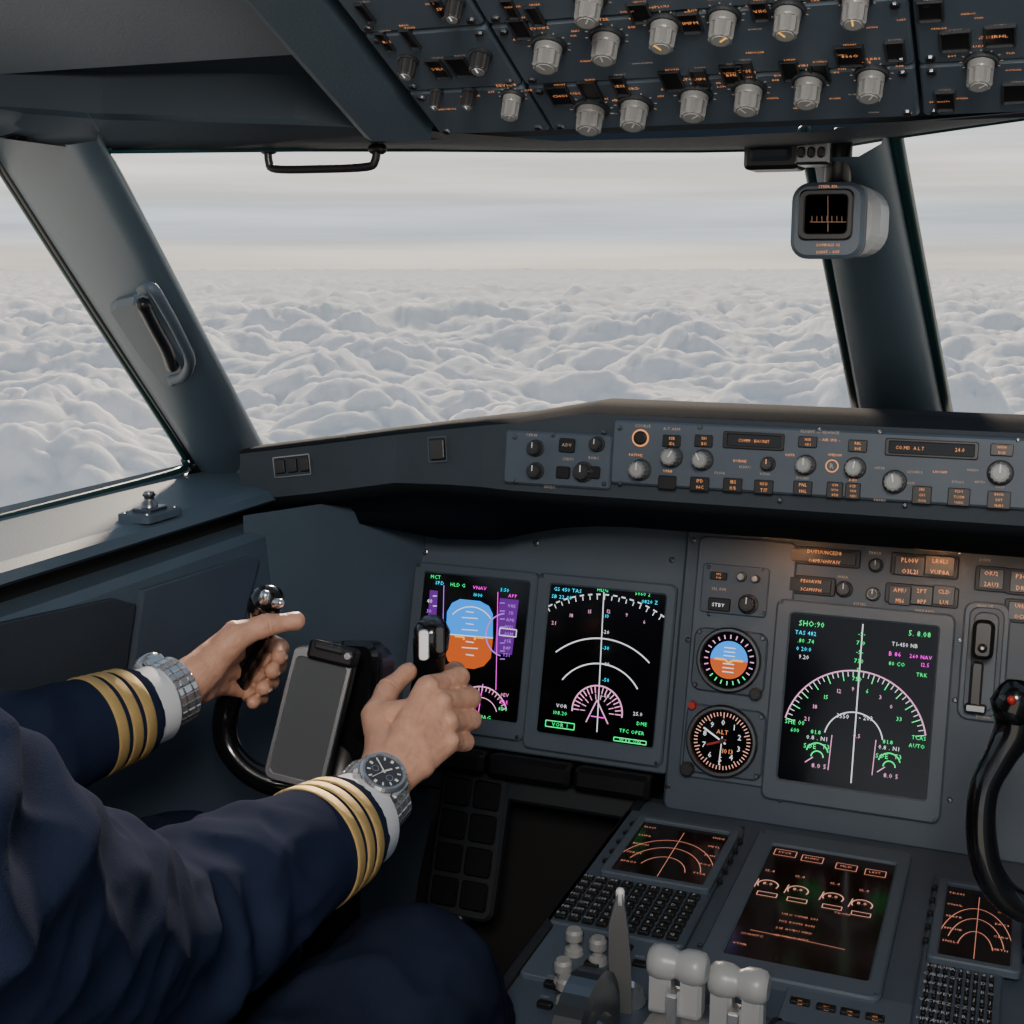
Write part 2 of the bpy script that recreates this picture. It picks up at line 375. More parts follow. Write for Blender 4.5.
mb=MB(); mb.add([W(-1,-.5,-1.25),W(.75,-.5,-1.25),W(.75,1.9,-1.25),W(-1,1.9,-1.25)],[[0,1,2,3]],mat('floor_mat',(.02,.02,.022),.8,bump=.6,bscale=200)); mb.build('floor')
mb=MB(); mb.add([W(-.9,1.61,-1.25),W(.62,1.61,-1.25),W(.62,1.61,-.30),W(-.9,1.61,-.30)],[[0,1,2,3]],DRK)
mb.build('wall_front')
# pillar pull handle seated on the pillar surface
mb=MB()
ra,rb=pillar_rows[2],pillar_rows[4]
hN=(rb[4]-ra[4]).cross(ra[5]-ra[3]).normalized()
if hN.dot(C-ra[4])<0: hN=-hN
hO=(ra[4]+rb[4])*.5
def hp(x,y,w=0): return onP(x,y,hO+hN*w,hN)
pts=[(112,303),(118,298),(136,294),(146,300),(172,338),(188,362),(189,374),(176,384),(166,380),(148,358),(126,325)]
ring=[hp(x,y,.0) for x,y in pts]; cen=sum(ring,V3())/len(ring)
rings(mb,[[p-hN*.02 for p in ring],[p+hN*.003 for p in ring],[cen+(p-cen)*.92+hN*.008 for p in ring]],SHL,smooth=False)
tube(mb,[hp(*p,w=.020) for p in [(142,290),(152,288),(166,310),(180,336),(190,360),(184,376),(172,380)]],.0052,SHL,10,5)
tube(mb,[hp(*p,w=.010) for p in [(143,304),(154,326),(166,348),(172,366)]],.007,BLK,8,4)
mb.build('pillar_grab_handle')
mb=MB(); LF=Fr(W(-.88,1.1,-.258),V3((1,0,0)),V3((0,1,0)))
d=Dw(mb,LF); u,v=d.a(150,514)
plate(mb,LF,(u-.020,v-.030,u+.020,v+.030),-.004,.004,SHL,.001,.006)
plate(mb,LF,(u-.012,v-.016,u+.012,v+.016),.003,.008,STD,.001,.004)
cyl(mb,LF,u,v,[(.009,.007),(.008,.012),(.005,.015),(.005,.018),(.007,.020),(.005,.024)],STD,16,True)
for a,b in((-.014,-.023),(.014,.023),(-.014,.023),(.014,-.023)): cyl(mb,LF,u+a,v+b,[(.003,.003),(.002,.0055)],STD,10)
mb.build('window_latch')
mb=MB(); tube(mb,[onY(x,y,.90) for x,y in [(268,146),(269,162),(276,169),(320,169),(366,167),(375,161),(377,146)]],.0032,BLK,10,5)
for x in (268,377): tube(mb,[onY(x-5,149,.90),onY(x+6,149,.90)],.004,BLK,8,1)
mb.build('grab_bar')
# compass
mb=MB(); CP=Fr(onY(830,220,1.0),V3((1,0,0)),V3((0,0,1)))
d=Dw(mb,CP)
plate(mb,CP,d.rect(800,184,876,257),-.075,-.012,LGR,.006,.02,6)
plate(mb,CP,d.rect(793,183,863,259),-.016,.004,PAN,.003,.013,6)
bezel(mb,CP,d.rect(801,190,853,240),d.rect(807,196,847,233),.003,.007,.004,BLK,SCR,.001,.005,.003)
d2=Dw(mb,CP,.0045); d2.line([(810,222),(846,222)],.7,eQ); 
for i in range(7): d2.line([(812+i*5,216),(812+i*5,222)],.6,eQ)
d2.line([(828,196),(828,232)],.7,eQ)
d2=Dw(mb,CP,.0045); d2.text('STEER RN',828,186.5,2.6,eO); d2.text('COMPASS 02',828,245,2.6,eO); d2.text('LIGHT - OFF',828,252,2.6,eO)
tube(mb,[CP.P(0,.03,-.03),CP.P(0,.062,-.03)],.010,BLK,12,1)
plate(mb,CP,d.rect(742,141,797,168),-.04,-.006,BLK,.003,.004)
plate(mb,CP,d.rect(748,146,790,160),-.01,-.002,SHD,.003,.004)
plate(mb,CP,d.rect(795,141,829,164),-.03,0,STD,.002,.002)
for i in range(3): plate(mb,CP,d.rect(798+i*10,147,805+i*10,158),0,.004,BLK)
mb.build('standby_compass')
# ================================================================ GLARESHIELD
mb=MB()
st=[ # x, back, topY, topz, faceTopz, faceBotY, faceBotz, lipY, lipz
 (-.868,1.36,1.30,-.221,-.224,1.296,-.280,1.34,-.286),
 (-.76,1.40,1.292,-.203,-.207,1.288,-.262,1.36,-.308),
 (-.649,1.50,1.28,-.184,-.188,1.276,-.241,1.40,-.330),
 (-.575,1.56,1.262,-.171,-.176,1.255,-.235,1.40,-.325),
 (-.528,1.60,1.25,-.163,-.168,1.238,-.232,1.40,-.312),
 (-.49,1.60,1.25,-.158,-.163,1.230,-.232,1.39,-.302),
 (-.45,1.62,1.252,-.150,-.156,1.229,-.232,1.39,-.297),
 (-.41,1.62,1.255,-.1425,-.150,1.229,-.232,1.385,-.294),
 (-.14,1.62,1.255,-.1425,-.150,1.229,-.232,1.385,-.294)]
st=st+[(-.28-s[0],)+s[1:] for s in st[::-1][1:]]
rowsT=[];rowsF=[];rowsL=[]
for x,bk,ty,tz,fz,by,bz,ly,lz in st:
    fy=by+(fz-bz)*.145
    rowsT.append([W(x,bk,tz-.055),W(x,ty+.06,tz+.001),W(x,ty+.012,tz+.0015),W(x,ty,tz-.001),W(x,fy-.001,fz)])
    rowsF.append([W(x,fy-.001,fz),W(x,by,bz)])
    rowsL.append([W(x,by,bz),W(x,by+.006,bz-.008),W(x,by+.03,bz-.018),W(x,(by+ly)/2+.03,(bz+lz)/2-.006),W(x,ly,lz),W(x,ly+.09,lz+.01)])
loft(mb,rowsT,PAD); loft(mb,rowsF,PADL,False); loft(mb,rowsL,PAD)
mb.add(rowsT[0]+rowsF[0][1:]+rowsL[0][1:],[list(range(11))],PADL)
GW=Fr(W(-.76,1.2895,-.235),V3((.219,-.022,.035)),V3((0,.08,.99)))
d=Dw(mb,GW,.001)
for x0 in (275,287,299): d.plate(x0,460-(x0-275)*.1,x0+10.5,473-(x0-275)*.1,.002,BLK)
d.box(273,458,311,474,1,STD)
GW2=Fr(W(-.61,1.268,-.21),V3((.1,-.03,.015)),V3((0,.1,.99)))
Dw(mb,GW2,.002).plate(430,440,445,459,.002,BLK)
Dw(mb,GW2,.002).box(428,438,447,461,1,PAN)
mb.build('glareshield')
# MCP
mb=MB(); d=Dw(mb,MCP,0)
r=d.rect(507,430,611,490); plate(mb,MCP,r,-.003,.004,PAN,.002,.004)
r=d.rect(615,420,1024,512); r=(r[0],r[1]+.002,.40,r[3]); plate(mb,MCP,r,-.003,.006,PAN,.002,.004)
d=Dw(mb,MCP,.004)
for x,y in((515,437),(604,432),(515,481),(604,484),(553,435)): d.screw(x,y,2)
for x,y,rr in((532,448,6.5),(532,471,6.5),(594,444,6),(580,472,8)): d.knob(x,y,rr,.012,KND,KND,WHM)
d.plate(560,438,575,453,.003,BLK); d.plate(557,466,570,479,.003,BLK); d.text('ADV',568,445,3,eL,dw=.0034)
d.plate(590,466,600,479,.003,BLK)
for x,y in((532,435),(568,459),(594,458),(550,487)): d.text(rs(5),x,y,2.4,eL)
d=Dw(mb,MCP,.006)
for x,y in((620,428),(620,483),(700,427),(820,430),(880,432),(1018,440),(780,500),(905,505)): d.screw(x,y,2.1)
d.arc(641,438,7.5,0,360,2.0,eO,dw=.002); cyl(mb,MCP,*d.a(641,438),[(.007,.006),(.007,.009),(.005,.010)],BLK,20)
d.text('COURSE',643,426,2.6,eL); d.text('A-T ARM',672,429,2.6,eL)
for x,y,w_,h_ in((672,441,17,13),(704,441,17,13),(858,446,18,13),(808,442,18,12),(1002,450,22,13)): d.lbtn(x,y,w_,h_)
bezel(mb,MCP,d.rect(724,431,784,451),d.rect(728,434,781,448),.005,.009,.007,BLK,SCR,.0006,.002,.001)
bezel(mb,MCP,d.rect(886,438,978,460),d.rect(890,441,974,457),.005,.009,.007,BLK,SCR,.0006,.002,.001)
e=Dw(mb,MCP,.0075); e.text('COMM : BH:UNIT',754,441,3,eO,sq=.85); e.text('CO.MD  A.L.T',910,448,3.4,eO,sq=.85); e.text('24.0',960,450,4,eO,sq=.85)
d.text('FLIGHT GUIDANCE',820,432,2.8,eL); d.text('- AIR SPD -',830,440,2.6,eO)
for x,y,w_,h_ in((700,484,18,15),(733,485,18,15),(764,487,18,15),(803,488,18,15),(835,490,15,17),(853,491,14,17),(922,495,18,19),(959,497,21,19),(999,500,22,19)): d.lbtn(x,y,w_,h_,lines=3 if h_>16 else 2)
d.plate(659,475,676,490,.003,BLK)
for x,y,rr,an in((636,470,8.5,90),(668,457,8.5,60),(699,460,8.5,120),(803,465,8.5,90),(853,468,9,80),(893,482,10,100),(1000,473,11,90)): d.knob(x,y,rr,.017,KNG,KNT,WHM,an)
d.knob(766,464,6,.012,KND,KND,eO); d.arc(832,466,6,0,360,1.2,eO); d.text('R',832,466,5,eL)
for x,y,n in((636,455,6),(740,461,6),(745,467,5),(790,455,4),(835,455,6),(880,468,5),(915,472,7),(940,472,6),(973,470,5),(720,473,5),(910,483,5),(980,482,5),(880,500,5),(668,471,4),(765,474,5),(803,478,5),(853,480,4),(958,482,5),(1000,487,5)):
    d.text(rs(n),x,y,2.4,eL if n%2 else eO)
mb.build('mode_control_panel')
# ================================================================ MAIN PANEL
mb=MB(); d=Dw(mb,MIP,0)
cap=MIP.rect(417,543,648,772); cap=(cap[0],cap[1],-.215,cap[3]+.05)
plate(mb,MIP,cap,-.03,0,PAN2,.002,.012)
plate(mb,MIP,(-cap[2],cap[1],-cap[0],cap[3]),-.03,0,PAN2,.002,.012)
ul=MIP.at(684,560,.012)[0]
cen_r=(ul,MIP.at(700,815,.012)[1],-ul,MIP.at(700,528,.012)[1]+.03)
plate(mb,MIP,cen_r,-.03,.012,PAN,.003,.01)
for x,y in((425,552),(536,543),(672,560),(530,760)): d.screw(x,y,2.6)
d=Dw(mb,MIP,.012)
for x,y in((693,540),(780,800),(777,545),(958,553),(960,640),(955,700),(950,800),(668,786),(765,700),(688,640),(1000,640)): d.screw(x,y,2.4)
plate(mb,MIP,d.rect(700,535,778,790),.010,.016,PAN2,.002,.01)
plate(mb,MIP,d.rect(705,563,767,618),.015,.020,PAN,.001,.004)
d=Dw(mb,MIP,.020); d.lbtn(719,576,16,9); d.knob(746,604,8,.014,KND,KND,WHM); d.plate(709,597,730,612,.003,BLK); d.text('STBY',719,605,3.4,eW,dw=.0034)
d.knob(742,577,4,.01,KNG,KNT); d.knob(756,579,3.5,.01,KNG,KNT); d.text('SEL RMI',719,589,2.6,eL)
for x,y in((709,567),(762,569),(709,614),(764,613)): d.screw(x,y,1.6)
d=Dw(mb,MIP,.012)
def annun(x0,y0,x1,y1,n,rows=2):
    plate(mb,MIP,d.rect(x0-3,y0-3,x1+3,y1+3),.011,.015,PDK,.001,.003)
    w_=(x1-x0)/n
    for i in range(n):
        r=d.rect(x0+w_*i+1,y0,x0+w_*(i+1)-1,y1); plate(mb,MIP,r,.014,.017,BLK,.0006,.001)
        e=Dw(mb,MIP,.017)
        for k in range(rows):
            e.text(rs(max(3,int(w_/6))),x0+w_*(i+.5),y0+(y1-y0)*(k+.5)/rows+(i*.8),(y1-y0)*.2,eO,sq=.9)
annun(792,548,857,566,1,2); annun(790,577,832,594,1,2)
annun(895,555,955,577,2,2); annun(889,585,955,606,3,2)
annun(979,568,1004,590,1,2); annun(1010,571,1036,594,1,2); annun(1008,601,1036,622,1,2)
d.knob(875,565,6,.012,KND,KND,WHM); d.knob(843,589,7,.012,KND,KND,WHM); d.knob(872,594,6,.012,KNG,KND,WHM)
for x,y,n in((875,553,5),(843,577,4),(860,604,6),(985,560,5),(925,611,8)): d.text(rs(n),x,y,2.6,eL)
r=d.rect(965,600,1003,724); plate(mb,MIP,r,.011,.017,PAN2,.002,.012,5)
bezel(mb,MIP,ins(r,.006),ins(r,.012),.016,.019,.0165,PAN,DRK,.001,.01,.008,5)
d2=Dw(mb,MIP,.019)
d2.text('GEAR UP',985,606,2.6,eL); d2.text('DOWN',983,717,2.6,eL)
mb.build('main_instrument_panel')
mb=MB(); c=d2.a(983,648); tube(mb,[MIP.P(c[0],c[1],.018),MIP.P(c[0],c[1],.05)],.005,STD,10,1)
plate(mb,MIP,(c[0]-.011,c[1]-.012,c[0]+.011,c[1]+.03),.035,.05,BLK,.004,.008,5)
c=d2.a(976,690); plate(mb,MIP,(c[0]-.006,c[1]-.02,c[0]+.006,c[1]+.03),.018,.03,KND,.002,.004); plate(mb,MIP,(c[0]-.01,c[1]-.024,c[0]+.012,c[1]-.014),.018,.034,STD,.002,.003)
mb.build('landing_gear_lever')
def display(name,out,inn,base,draw,glass=SCR,hb=.008,fr=MIP,bz=None):
    mb=MB(); o=fr.rect(*out,base+hb); i=fr.rect(*inn,base+hb)
    bezel(mb,fr,o,i,base-.001,base+hb,base+hb-.003,bz or PAN2,glass,.002,.008,.003)
    q=Dw(mb,fr,base+hb-.0028); 
    draw(q); 
    e=Dw(mb,fr,base+hb)
    for k in ((out[0]+4,out[1]+4),(out[2]-5,out[3]-5)): e.screw(k[0],k[1],1.5)
    mb.build(name); return mb
def pfd(q):
    def pl(t,m): q.poly(t,m)
    pl([(430,590),(438,591),(432,690),(423,689)],eV); pl([(500,598),(519,600),(512,655),(494,653)],eV)
    sky=[(446,634),(447,612),(452,603),(460,599),(480,601),(489,606),(493,614),(493,638)]
    gnd=[(446,634),(493,638),(491,658),(484,666),(474,669),(456,667),(448,661),(445,652)]
    pl(sky,eB); pl(gnd,eBr)
    q.line([(446,634),(493,638)],1,eW,dw=.0006)
    for i,y in enumerate((612,618,624,630,642,648,655)):
        w_=8 if i%2 else 4; q.line([(470-w_,y-.6),(470+w_,y+.6)],.9,eW,dw=.0006)
    q.line([(455,636),(464,637),(464,640)],1.8,eY,dw=.0007); q.line([(484,638),(475,637),(475,640)],1.8,eY,dw=.0007)
    q.arc(470,634,25,40,140,1,eW,12,dw=.0006)
    for i in range(9): q.line([(437,596+i*10),(433,596+i*10)],.8,eW); q.text(str(4-i%5)+'0',430-i*.7,601+i*10,3.4,eU if i%2 else eW)
    for i in range(8): q.line([(500,603+i*8),(505,603+i*8)],.8,eU); q.text(rs(3),512-i*.8,606+i*7,3,eU)
    q.box(427,640,437,650,.9,eC); q.box(500,628,516,637,.9,eW)
    q.line([(444,585),(442,675)],.7,eU); q.line([(498,592),(496,690)],.7,eM)
    q.arc(506,635,20,100,260,1.2,eU,14)
    for x,y,t,m in((440,583,'SPD',eC),(458,585,'HLD G',eG),(480,588,'VNAV',eM),(505,590,'5:50',eC),(513,596,'APP',eM),(478,595,'1000',eC),(436,577,'MCT',eG)): q.text(t,x,y,3.2,m)
    q.arc(480,716,27,22,158,1.2,eP); q.ticks(480,716,23,27,22,158,16,.8,eP); q.arc(480,716,17,20,160,.8,eP)
    q.line([(483,684),(478,716)],.9,eM)
    for i in range(3): q.text(rs(4),436-i,700+i*6,3.2,(eC,eG,eM)[i]); q.text(rs(3),505-i,695+i*7,3.2,(eP,eM,eG)[i])
    q.text('HDG 30 MAG',474,716,3.6,eG)
def nd(q):
    q.line([(604,592),(597,732)],1,eW)
    cx,cy=597,712
    for rr,a0,a1,da in((112,55,128,True),(70,48,132,False),(46,35,145,False)): q.arc(cx,cy,rr,a0,a1,1.3,eW,34,dash=da)
    q.ticks(cx,cy,107,111,57,126,18,.8,eW)
    q.arc(cx,cy,25,-5,185,1.4,eP); q.ticks(cx,cy,18,24,0,180,18,1,eP); q.ticks(cx,cy,12,17,0,180,9,.8,eP)
    q.line([(586,722),(597,700),(608,724)],1.2,eP); q.line([(591,716),(604,718)],1,eM)
    for i in range(6): q.text('-'+str(i+1)+'0',606,616+i*16,3.4,eW if i%2 else eC)
    for x,y,t,m in((568,590,'GS 450 TAS',eC),(562,597,'SB 22 08',eC),(603,590,'HDG',eG),(643,594,'5060 2',eG),(650,602,'0820 Z',eC),(562,706,'VOR',eW),(560,713,'108.20',eG),(642,724,'DME',eG),(632,732,'TFC OPER',eG),(638,714,'25.0',eW)): q.text(t,x,y,3.4,m)
    q.box(546,720,574,730,.9,eG); q.text('VOR 1',560,725,3.6,eG); q.box(614,737,646,745,.9,eG); q.text('WXR ON',630,741,3.2,eG)
    for i in range(6): a=math.radians(63+i*11); q.text(str((i*3+6)%36),597+98*math.cos(a)*1.0+3,712-101*math.sin(a),3.4,eP)
def cd(q):
    cx,cy=853,741
    q.line([(863,624),(851,783)],1.2,eW)
    q.arc(cx,cy,71,12,168,1.4,eP,40); q.ticks(cx,cy,65,70,12,168,36,.7,eW); q.ticks(cx,cy,61,70,12,168,12,.9,eG)
    q.arc(cx,cy,29,10,170,1.2,eW); 
    for i in range(9): 
        a=math.radians(25+i*16.2); q.text(str((33+i*3)%36),cx+51*math.cos(a),cy-52*math.sin(a),4,eG if i%3==0 else eP)
    for i in range(6): q.text('7'+str(i)+'0' if i%2 else '-5-',862-i*1,634+i*9,4,eG)
    for x,y,t,m,h in((812,624,'SHO:90',eG,5.5),(806,633,'TAS 482',eC,4),(806,641,'.80 .74',eG,4),(804,649,'0 20:0',eC,4),(804,657,'9.20',eW,4),(920,634,'5. 8.08',eG,5.5),(905,645,'T1-450 NB',eW,4),(895,654,'B 86',eM,4.5),(921,657,'260 NAV',eM,4),(925,665,'12.5',eM,4),(897,664,'80 CO',eG,4),(922,675,'TRK',eG,4),
        (843,716,'3550',eW,4.5),(866,718,'- 203',eW,4.5),(857,736,'0.5',eP,4),(795,722,'SHE 00',eG,4.5),(795,730,'600',eG,4),(919,738,'TCAS',eG,4),(917,746,'AUTO',eG,4)): q.text(t,x,y,h,m,sq=.9)
    for bx,by in((817,742),(889,752)):
        q.text('81.8',bx-1,by-10,4,eG); q.text('0.8 . N1',bx,by-4,4,eW)
        q.text('SOE',bx-7,by+4,4.5,eG); q.text('T3',bx+9,by+5,4.5,eG); q.arc(bx,by+12,11,15,165,1.2,eG,12); q.arc(bx,by+15,6,0,180,1.2,eG,10)
        q.text('8.0 5',bx+2,by+24,4.5,eP); q.line([(bx-12,by+20),(bx-4,by+15)],1,eP)
    q.line([(832,735),(828,770)],.8,eP); q.line([(876,740),(872,775)],.8,eP)
display('primary_flight_display',(415,561,522,742),(424,572,516,723),0,pfd)
display('navigation_display',(538,572,661,768),(550,584,652,748),0,nd)
display('engine_display',(777,598,940,825),(791,613,925,800),.012,cd,bz=PAN2)
def mdisp(name,src_u0,w_,h_,v0):
    mb=MB(); o=(src_u0,v0,src_u0+w_,v0+h_); bezel(mb,MIP,o,ins(o,.012),-.001,.008,.005,PAN2,SCR,.002,.008,.003)
    u=src_u0+w_/2; v=v0+h_*.4
    for r in (.02,.04,.06): stroke(mb,MIP,[(u+r*math.cos(math.radians(a)),v+r*math.sin(math.radians(a))) for a in range(20,161,10)],.001,.0055,eW)
    stroke(mb,MIP,[(u,v-.03),(u,v+.08)],.001,.0055,eG); mb.build(name)
b1=MIP.rect(538,572,661,768); b0=MIP.rect(415,561,522,742)
mdisp('navigation_display.001',-b1[2],b1[2]-b1[0],b1[3]-b1[1],b1[1]); mdisp('primary_flight_display.001',-b0[2],b0[2]-b0[0],b0[3]-b0[1],b0[1])
def gaugebase(mb,x,y,rp,box):
    d=Dw(mb,MIP,.016); r=d.rect(*box); plate(mb,MIP,r,.015,.021,PAN,.002,.012,5)
    u,v=MIP.at(x,y,.022); k=MIP.mpp(x,y); R=rp*k
    n=40
    rings(mb,[circ(MIP,u,v,R*1.14,.020,n),circ(MIP,u,v,R*1.14,.025,n),circ(MIP,u,v,R*1.08,.028,n),circ(MIP,u,v,R*1.0,.028,n),circ(MIP,u,v,R*.96,.022,n)],STD,cap=False,smooth=False)
    mb.add(circ(MIP,u,v,R*.97,.0222,n),[list(range(n))],SCR)
    for c in ((r[0]+.006,r[1]+.006),(r[2]-.006,r[1]+.006),(r[0]+.006,r[3]-.006),(r[2]-.006,r[3]-.006)): cyl(mb,MIP,*c,[(.003,.021),(.002,.0225)],STD,10)
    return u,v,R
mb=MB(); u,v,R=gaugebase(mb,729,660,28,(696,626,764,698))
def half(a0,a1,r,w,m): 
    mb.add([MIP.P(u+r*math.cos(math.radians(a0+(a1-a0)*i/20)),v+r*math.sin(math.radians(a0+(a1-a0)*i/20)),w) for i in range(21)],[list(range(21))],m)
half(0,180,R*.66,.0226,eB); half(180,360,R*.66,.0226,eBr)
for i in range(24):
    a=math.radians(i*15); stroke(mb,MIP,[(u+R*.74*math.cos(a),v+R*.74*math.sin(a)),(u+R*.88*math.cos(a),v+R*.88*math.sin(a))],R*.04,.0228,eG if 14<i<22 else eP)
for i in (-3,-2,-1,1,2,3): stroke(mb,MIP,[(u-R*.2,v+i*R*.14),(u+R*.2,v+i*R*.14)],R*.035,.023,eW)
stroke(mb,MIP,[(u-R*.5,v),(u-R*.15,v),(u,v-R*.1),(u+R*.15,v),(u+R*.5,v)],R*.07,.0232,eY)
c=(u+R*1.05,v-R*1.05); fluted(mb,MIP,*c,.007,.021,.032,KND,KND)
mb.build('attitude_indicator_gauge')
mb=MB(); u,v,R=gaugebase(mb,722,741,31,(688,702,762,782))
for i in range(50):
    a=math.radians(90-i*7.2); L=.78 if i%5 else .72; stroke(mb,MIP,[(u+R*L*math.cos(a),v+R*L*math.sin(a)),(u+R*.9*math.cos(a),v+R*.9*math.sin(a))],R*.03,.0228,eA)
for i in range(10):
    a=math.radians(90-i*36); text(mb,MIP,str(i),u+R*.58*math.cos(a),v+R*.58*math.sin(a),R*.17,.0228,eW)
for a,L,w_,m in((150,.7,.05,eW),(200,.5,.07,RED),(268,.75,.03,eW)):
    a=math.radians(a); stroke(mb,MIP,[(u-R*.15*math.cos(a),v-R*.15*math.sin(a)),(u+R*L*math.cos(a),v+R*L*math.sin(a))],R*w_,.024,m)
cyl(mb,MIP,u,v,[(R*.1,.0225),(R*.08,.025)],KND,14); text(mb,MIP,'ALT',u,v+R*.28,R*.13,.0229,eO); text(mb,MIP,'1013',u+R*.2,v-R*.3,R*.14,.0229,eO)
c=(u-R*1.02,v+R*1.0); cyl(mb,MIP,*c,[(.005,.021),(.004,.03)],RED,14)
c=(u-R*1.0,v-R*1.0); fluted(mb,MIP,*c,.008,.021,.032,KND,KND)
mb.build('altimeter_gauge')
mb=MB()
bot=cap[1]
for i,(u0,u1) in enumerate(((cap[0]+.02,cap[0]+.13),(cap[0]+.135,cap[0]+.24),(cap[0]+.245,-.235))):
    plate(mb,MIP,(u0,bot-.03,u1,bot-.002),-.06,.03,BLK,.006,.006)
plate(mb,MIP,(cap[0],bot-.06,-.22,bot-.03),-.08,.0,PDK,.004,.004)
plate(mb,MIP,(cap[0],bot-.3,-.22,bot-.06),-.14,-.1,DRK,.004,.004)
mb.build('knee_panel_trim'); mb.mirrored().build('knee_panel_trim.001')
def pedal(cx,name):
    mb=MB(); P=Fr(cx,V3((1,0,0)),V3((0,.35,.94)))
    plate(mb,P,(-.045,-.09,.045,.09),-.01,.004,PDK,.004,.015,5)
    for i in range(2):
        for j in range(4): plate(mb,P,(-.037+i*.039,-.078+j*.04,-.003+i*.039,-.044+j*.04),.003,.009,BLK,.002,.004)
    tube(mb,[P.P(0,-.08,-.01),P.P(0,-.22,.0),P.P(.0,-.3,-.1)],.012,BLK,10,4); mb.build(name)
pedal(onY(468,842,1.36),'rudder_pedal'); pedal(onY(468,842,1.36)+V3((-.20,.02,0)),'rudder_pedal.001')
# ================================================================ PEDESTAL
mb=MB(); uL=-.25
vtop=.39
plate(mb,PED,(uL,-.75,-uL,vtop),-.63,-.002,PAN,.004,.008)
plate(mb,PED,(uL-.004,-.75,uL+.006,vtop),-.63,.006,PDK,.003,.003); plate(mb,PED,(-uL-.006,-.75,-uL+.004,vtop),-.63,.006,PDK,.003,.003)
d=Dw(mb,PED,-.002)
plate(mb,PED,d.rect(557,925,648,1005),-.003,.003,PAN2,.001,.004)
d=Dw(mb,PED,.003)
for x,y in((575,935),(600,941),(625,948),(592,965),(616,972),(552,985),(640,965),(545,1005)):
    d.plate(x-6,y-4,x+6,y+4,.003,BLK); d.text(rs(3),x,y-8,3,eK)
for x,y in((574,941),(598,950),(563,972),(566,990)): 
    u,v=PED.at(x,y,.015); cyl(mb,PED,u,v,[(.009,.003),(.008,.008),(.005,.010),(.004,.014),(.008,.017),(.008,.024),(.006,.027)],KNT,20,False)
d=Dw(mb,PED,-.002)
plate(mb,PED,d.rect(790,985,905,1060),-.003,.003,PAN2,.001,.004); d3=Dw(mb,PED,.003)
for x,y in((800,1003),(826,1009),(850,1014),(875,1019)): d3.lbtn(x,y,18,9)
for x,y in((650,935),(700,945),(716,860),(612,850),(742,828),(905,868),(880,985),(716,955)): d3.screw(x,y,2.4)
mb.build('center_pedestal')
def cdu(name,out,inn):
    mb=MB(); o=PED.rect(*out,.008); i=PED.rect(*inn,.010)
    plate(mb,PED,o,-.003,.006,PAN,.002,.006)
    bezel(mb,PED,ins(i,-.009),i,.005,.012,.008,PAN2,SCB,.0015,.005,.002)
    L=i[2]-i[0]; H=i[3]-i[1]; cu=(i[0]+i[2])/2
    for rr in (.26,.42,.55): stroke(mb,PED,[(cu+rr*L*math.cos(math.radians(a)),i[1]+.12*H+rr*H*1.1*math.sin(math.radians(a))) for a in range(15,166,8)],.0008,.0085,eD)
    stroke(mb,PED,[(cu,i[1]+.05*H),(cu,i[3]-.1*H)],.0006,.0085,eD)
    for k in range(5):
        text(mb,PED,rs(5),i[0]+.03*L,i[3]-(.1+.17*k)*H,.0034,.0085,eD,'L'); text(mb,PED,rs(4),i[2]-.03*L,i[3]-(.1+.17*k)*H,.0034,.0085,eD,'R')
    for k in range(5):
        for s in (i[0]-.0145,i[2]+.0105): plate(mb,PED,(s,i[3]-.012-k*H*.19,s+.005,i[3]-.006-k*H*.19),.005,.010,BLK,.001,.001)
    u0,u1=o[0]+.006,o[2]-.006; top=i[1]-.014; bt=o[1]+.005
    nr,nc=7,9; du=(u1-u0)/nc; dv=(top-bt)/nr
    for r in range(nr):
        for c in range(nc):
            a=(u0+c*du+.0014,bt+r*dv+.0016,u0+(c+1)*du-.0014,bt+(r+1)*dv-.0016); plate(mb,PED,a,.005,.010,BLK,.0012,.0015,2)
            text(mb,PED,random.choice(CH[:36]) if c>2 else rs(2),(a[0]+a[2])/2,(a[1]+a[3])/2,dv*.3,.0103,eK)
    mb.build(name)
cdu('control_display_unit',(628,807,683,945),(645,820,702,886))
cdu('control_display_unit.001',(936,868,1000,1045),(948,884,1010,968))
def low(q):
    for x,y in((785,853),(812,859),(846,867),(875,873)): q.box(x-9,y-4,x+10,y+5,.8,eD); q.text(rs(4),x,y,3.4,eD)
    for x,y in((768,885),(798,891),(833,898),(862,905)):
        q.arc(x,y,10,-30,210,1.2,eA,16); q.text('8.0',x,y-1,5,eA); q.text('12.4',x+2,y-14,4,eD); q.box(x-10,y+6,x+8,y+13,.8,eA); q.line([(x-14,y+2),(x-9,y-6)],1,eA)
    for i in range(4): q.text(rs(3)+' '+rs(4)+' '+rs(3),800-i*3,917+i*7,3.4,eD)
    q.text(rs(5),842,914,3.4,eD); q.text(rs(6),752,935,3.4,eD); q.text(rs(4),740,944,3.4,eD); q.line([(750,930),(800,940),(845,950)],.7,eD)
display('systems_display',(760,828,880,1000),(773,843,868,980),-.002,low,glass=SCB,hb=.010,fr=PED,bz=PAN2)
mb=MB(); 
def quad(u0,u1,m):
    pr=[(.16*math.cos(math.radians(a)),.05*math.sin(math.radians(a))) for a in range(0,181,12)]
    rings(mb,[[PED.P(u0,-.17+x,-.01+z) for x,z in pr],[PED.P(u1,-.17+x,-.01+z) for x,z in pr]],m,cap=True,capb=True)
quad(-.105,.045,PAN)
for u in (-.085,-.05,-.015,.02): 
    pr=[(.162*math.cos(math.radians(a)),.052*math.sin(math.radians(a))) for a in range(10,171,8)]
    loft(mb,[[PED.P(u-.002,-.17+x,-.01+z) for x,z in pr],[PED.P(u+.002,-.17+x,-.01+z) for x,z in pr]],DRK)
mb.build('throttle_quadrant')
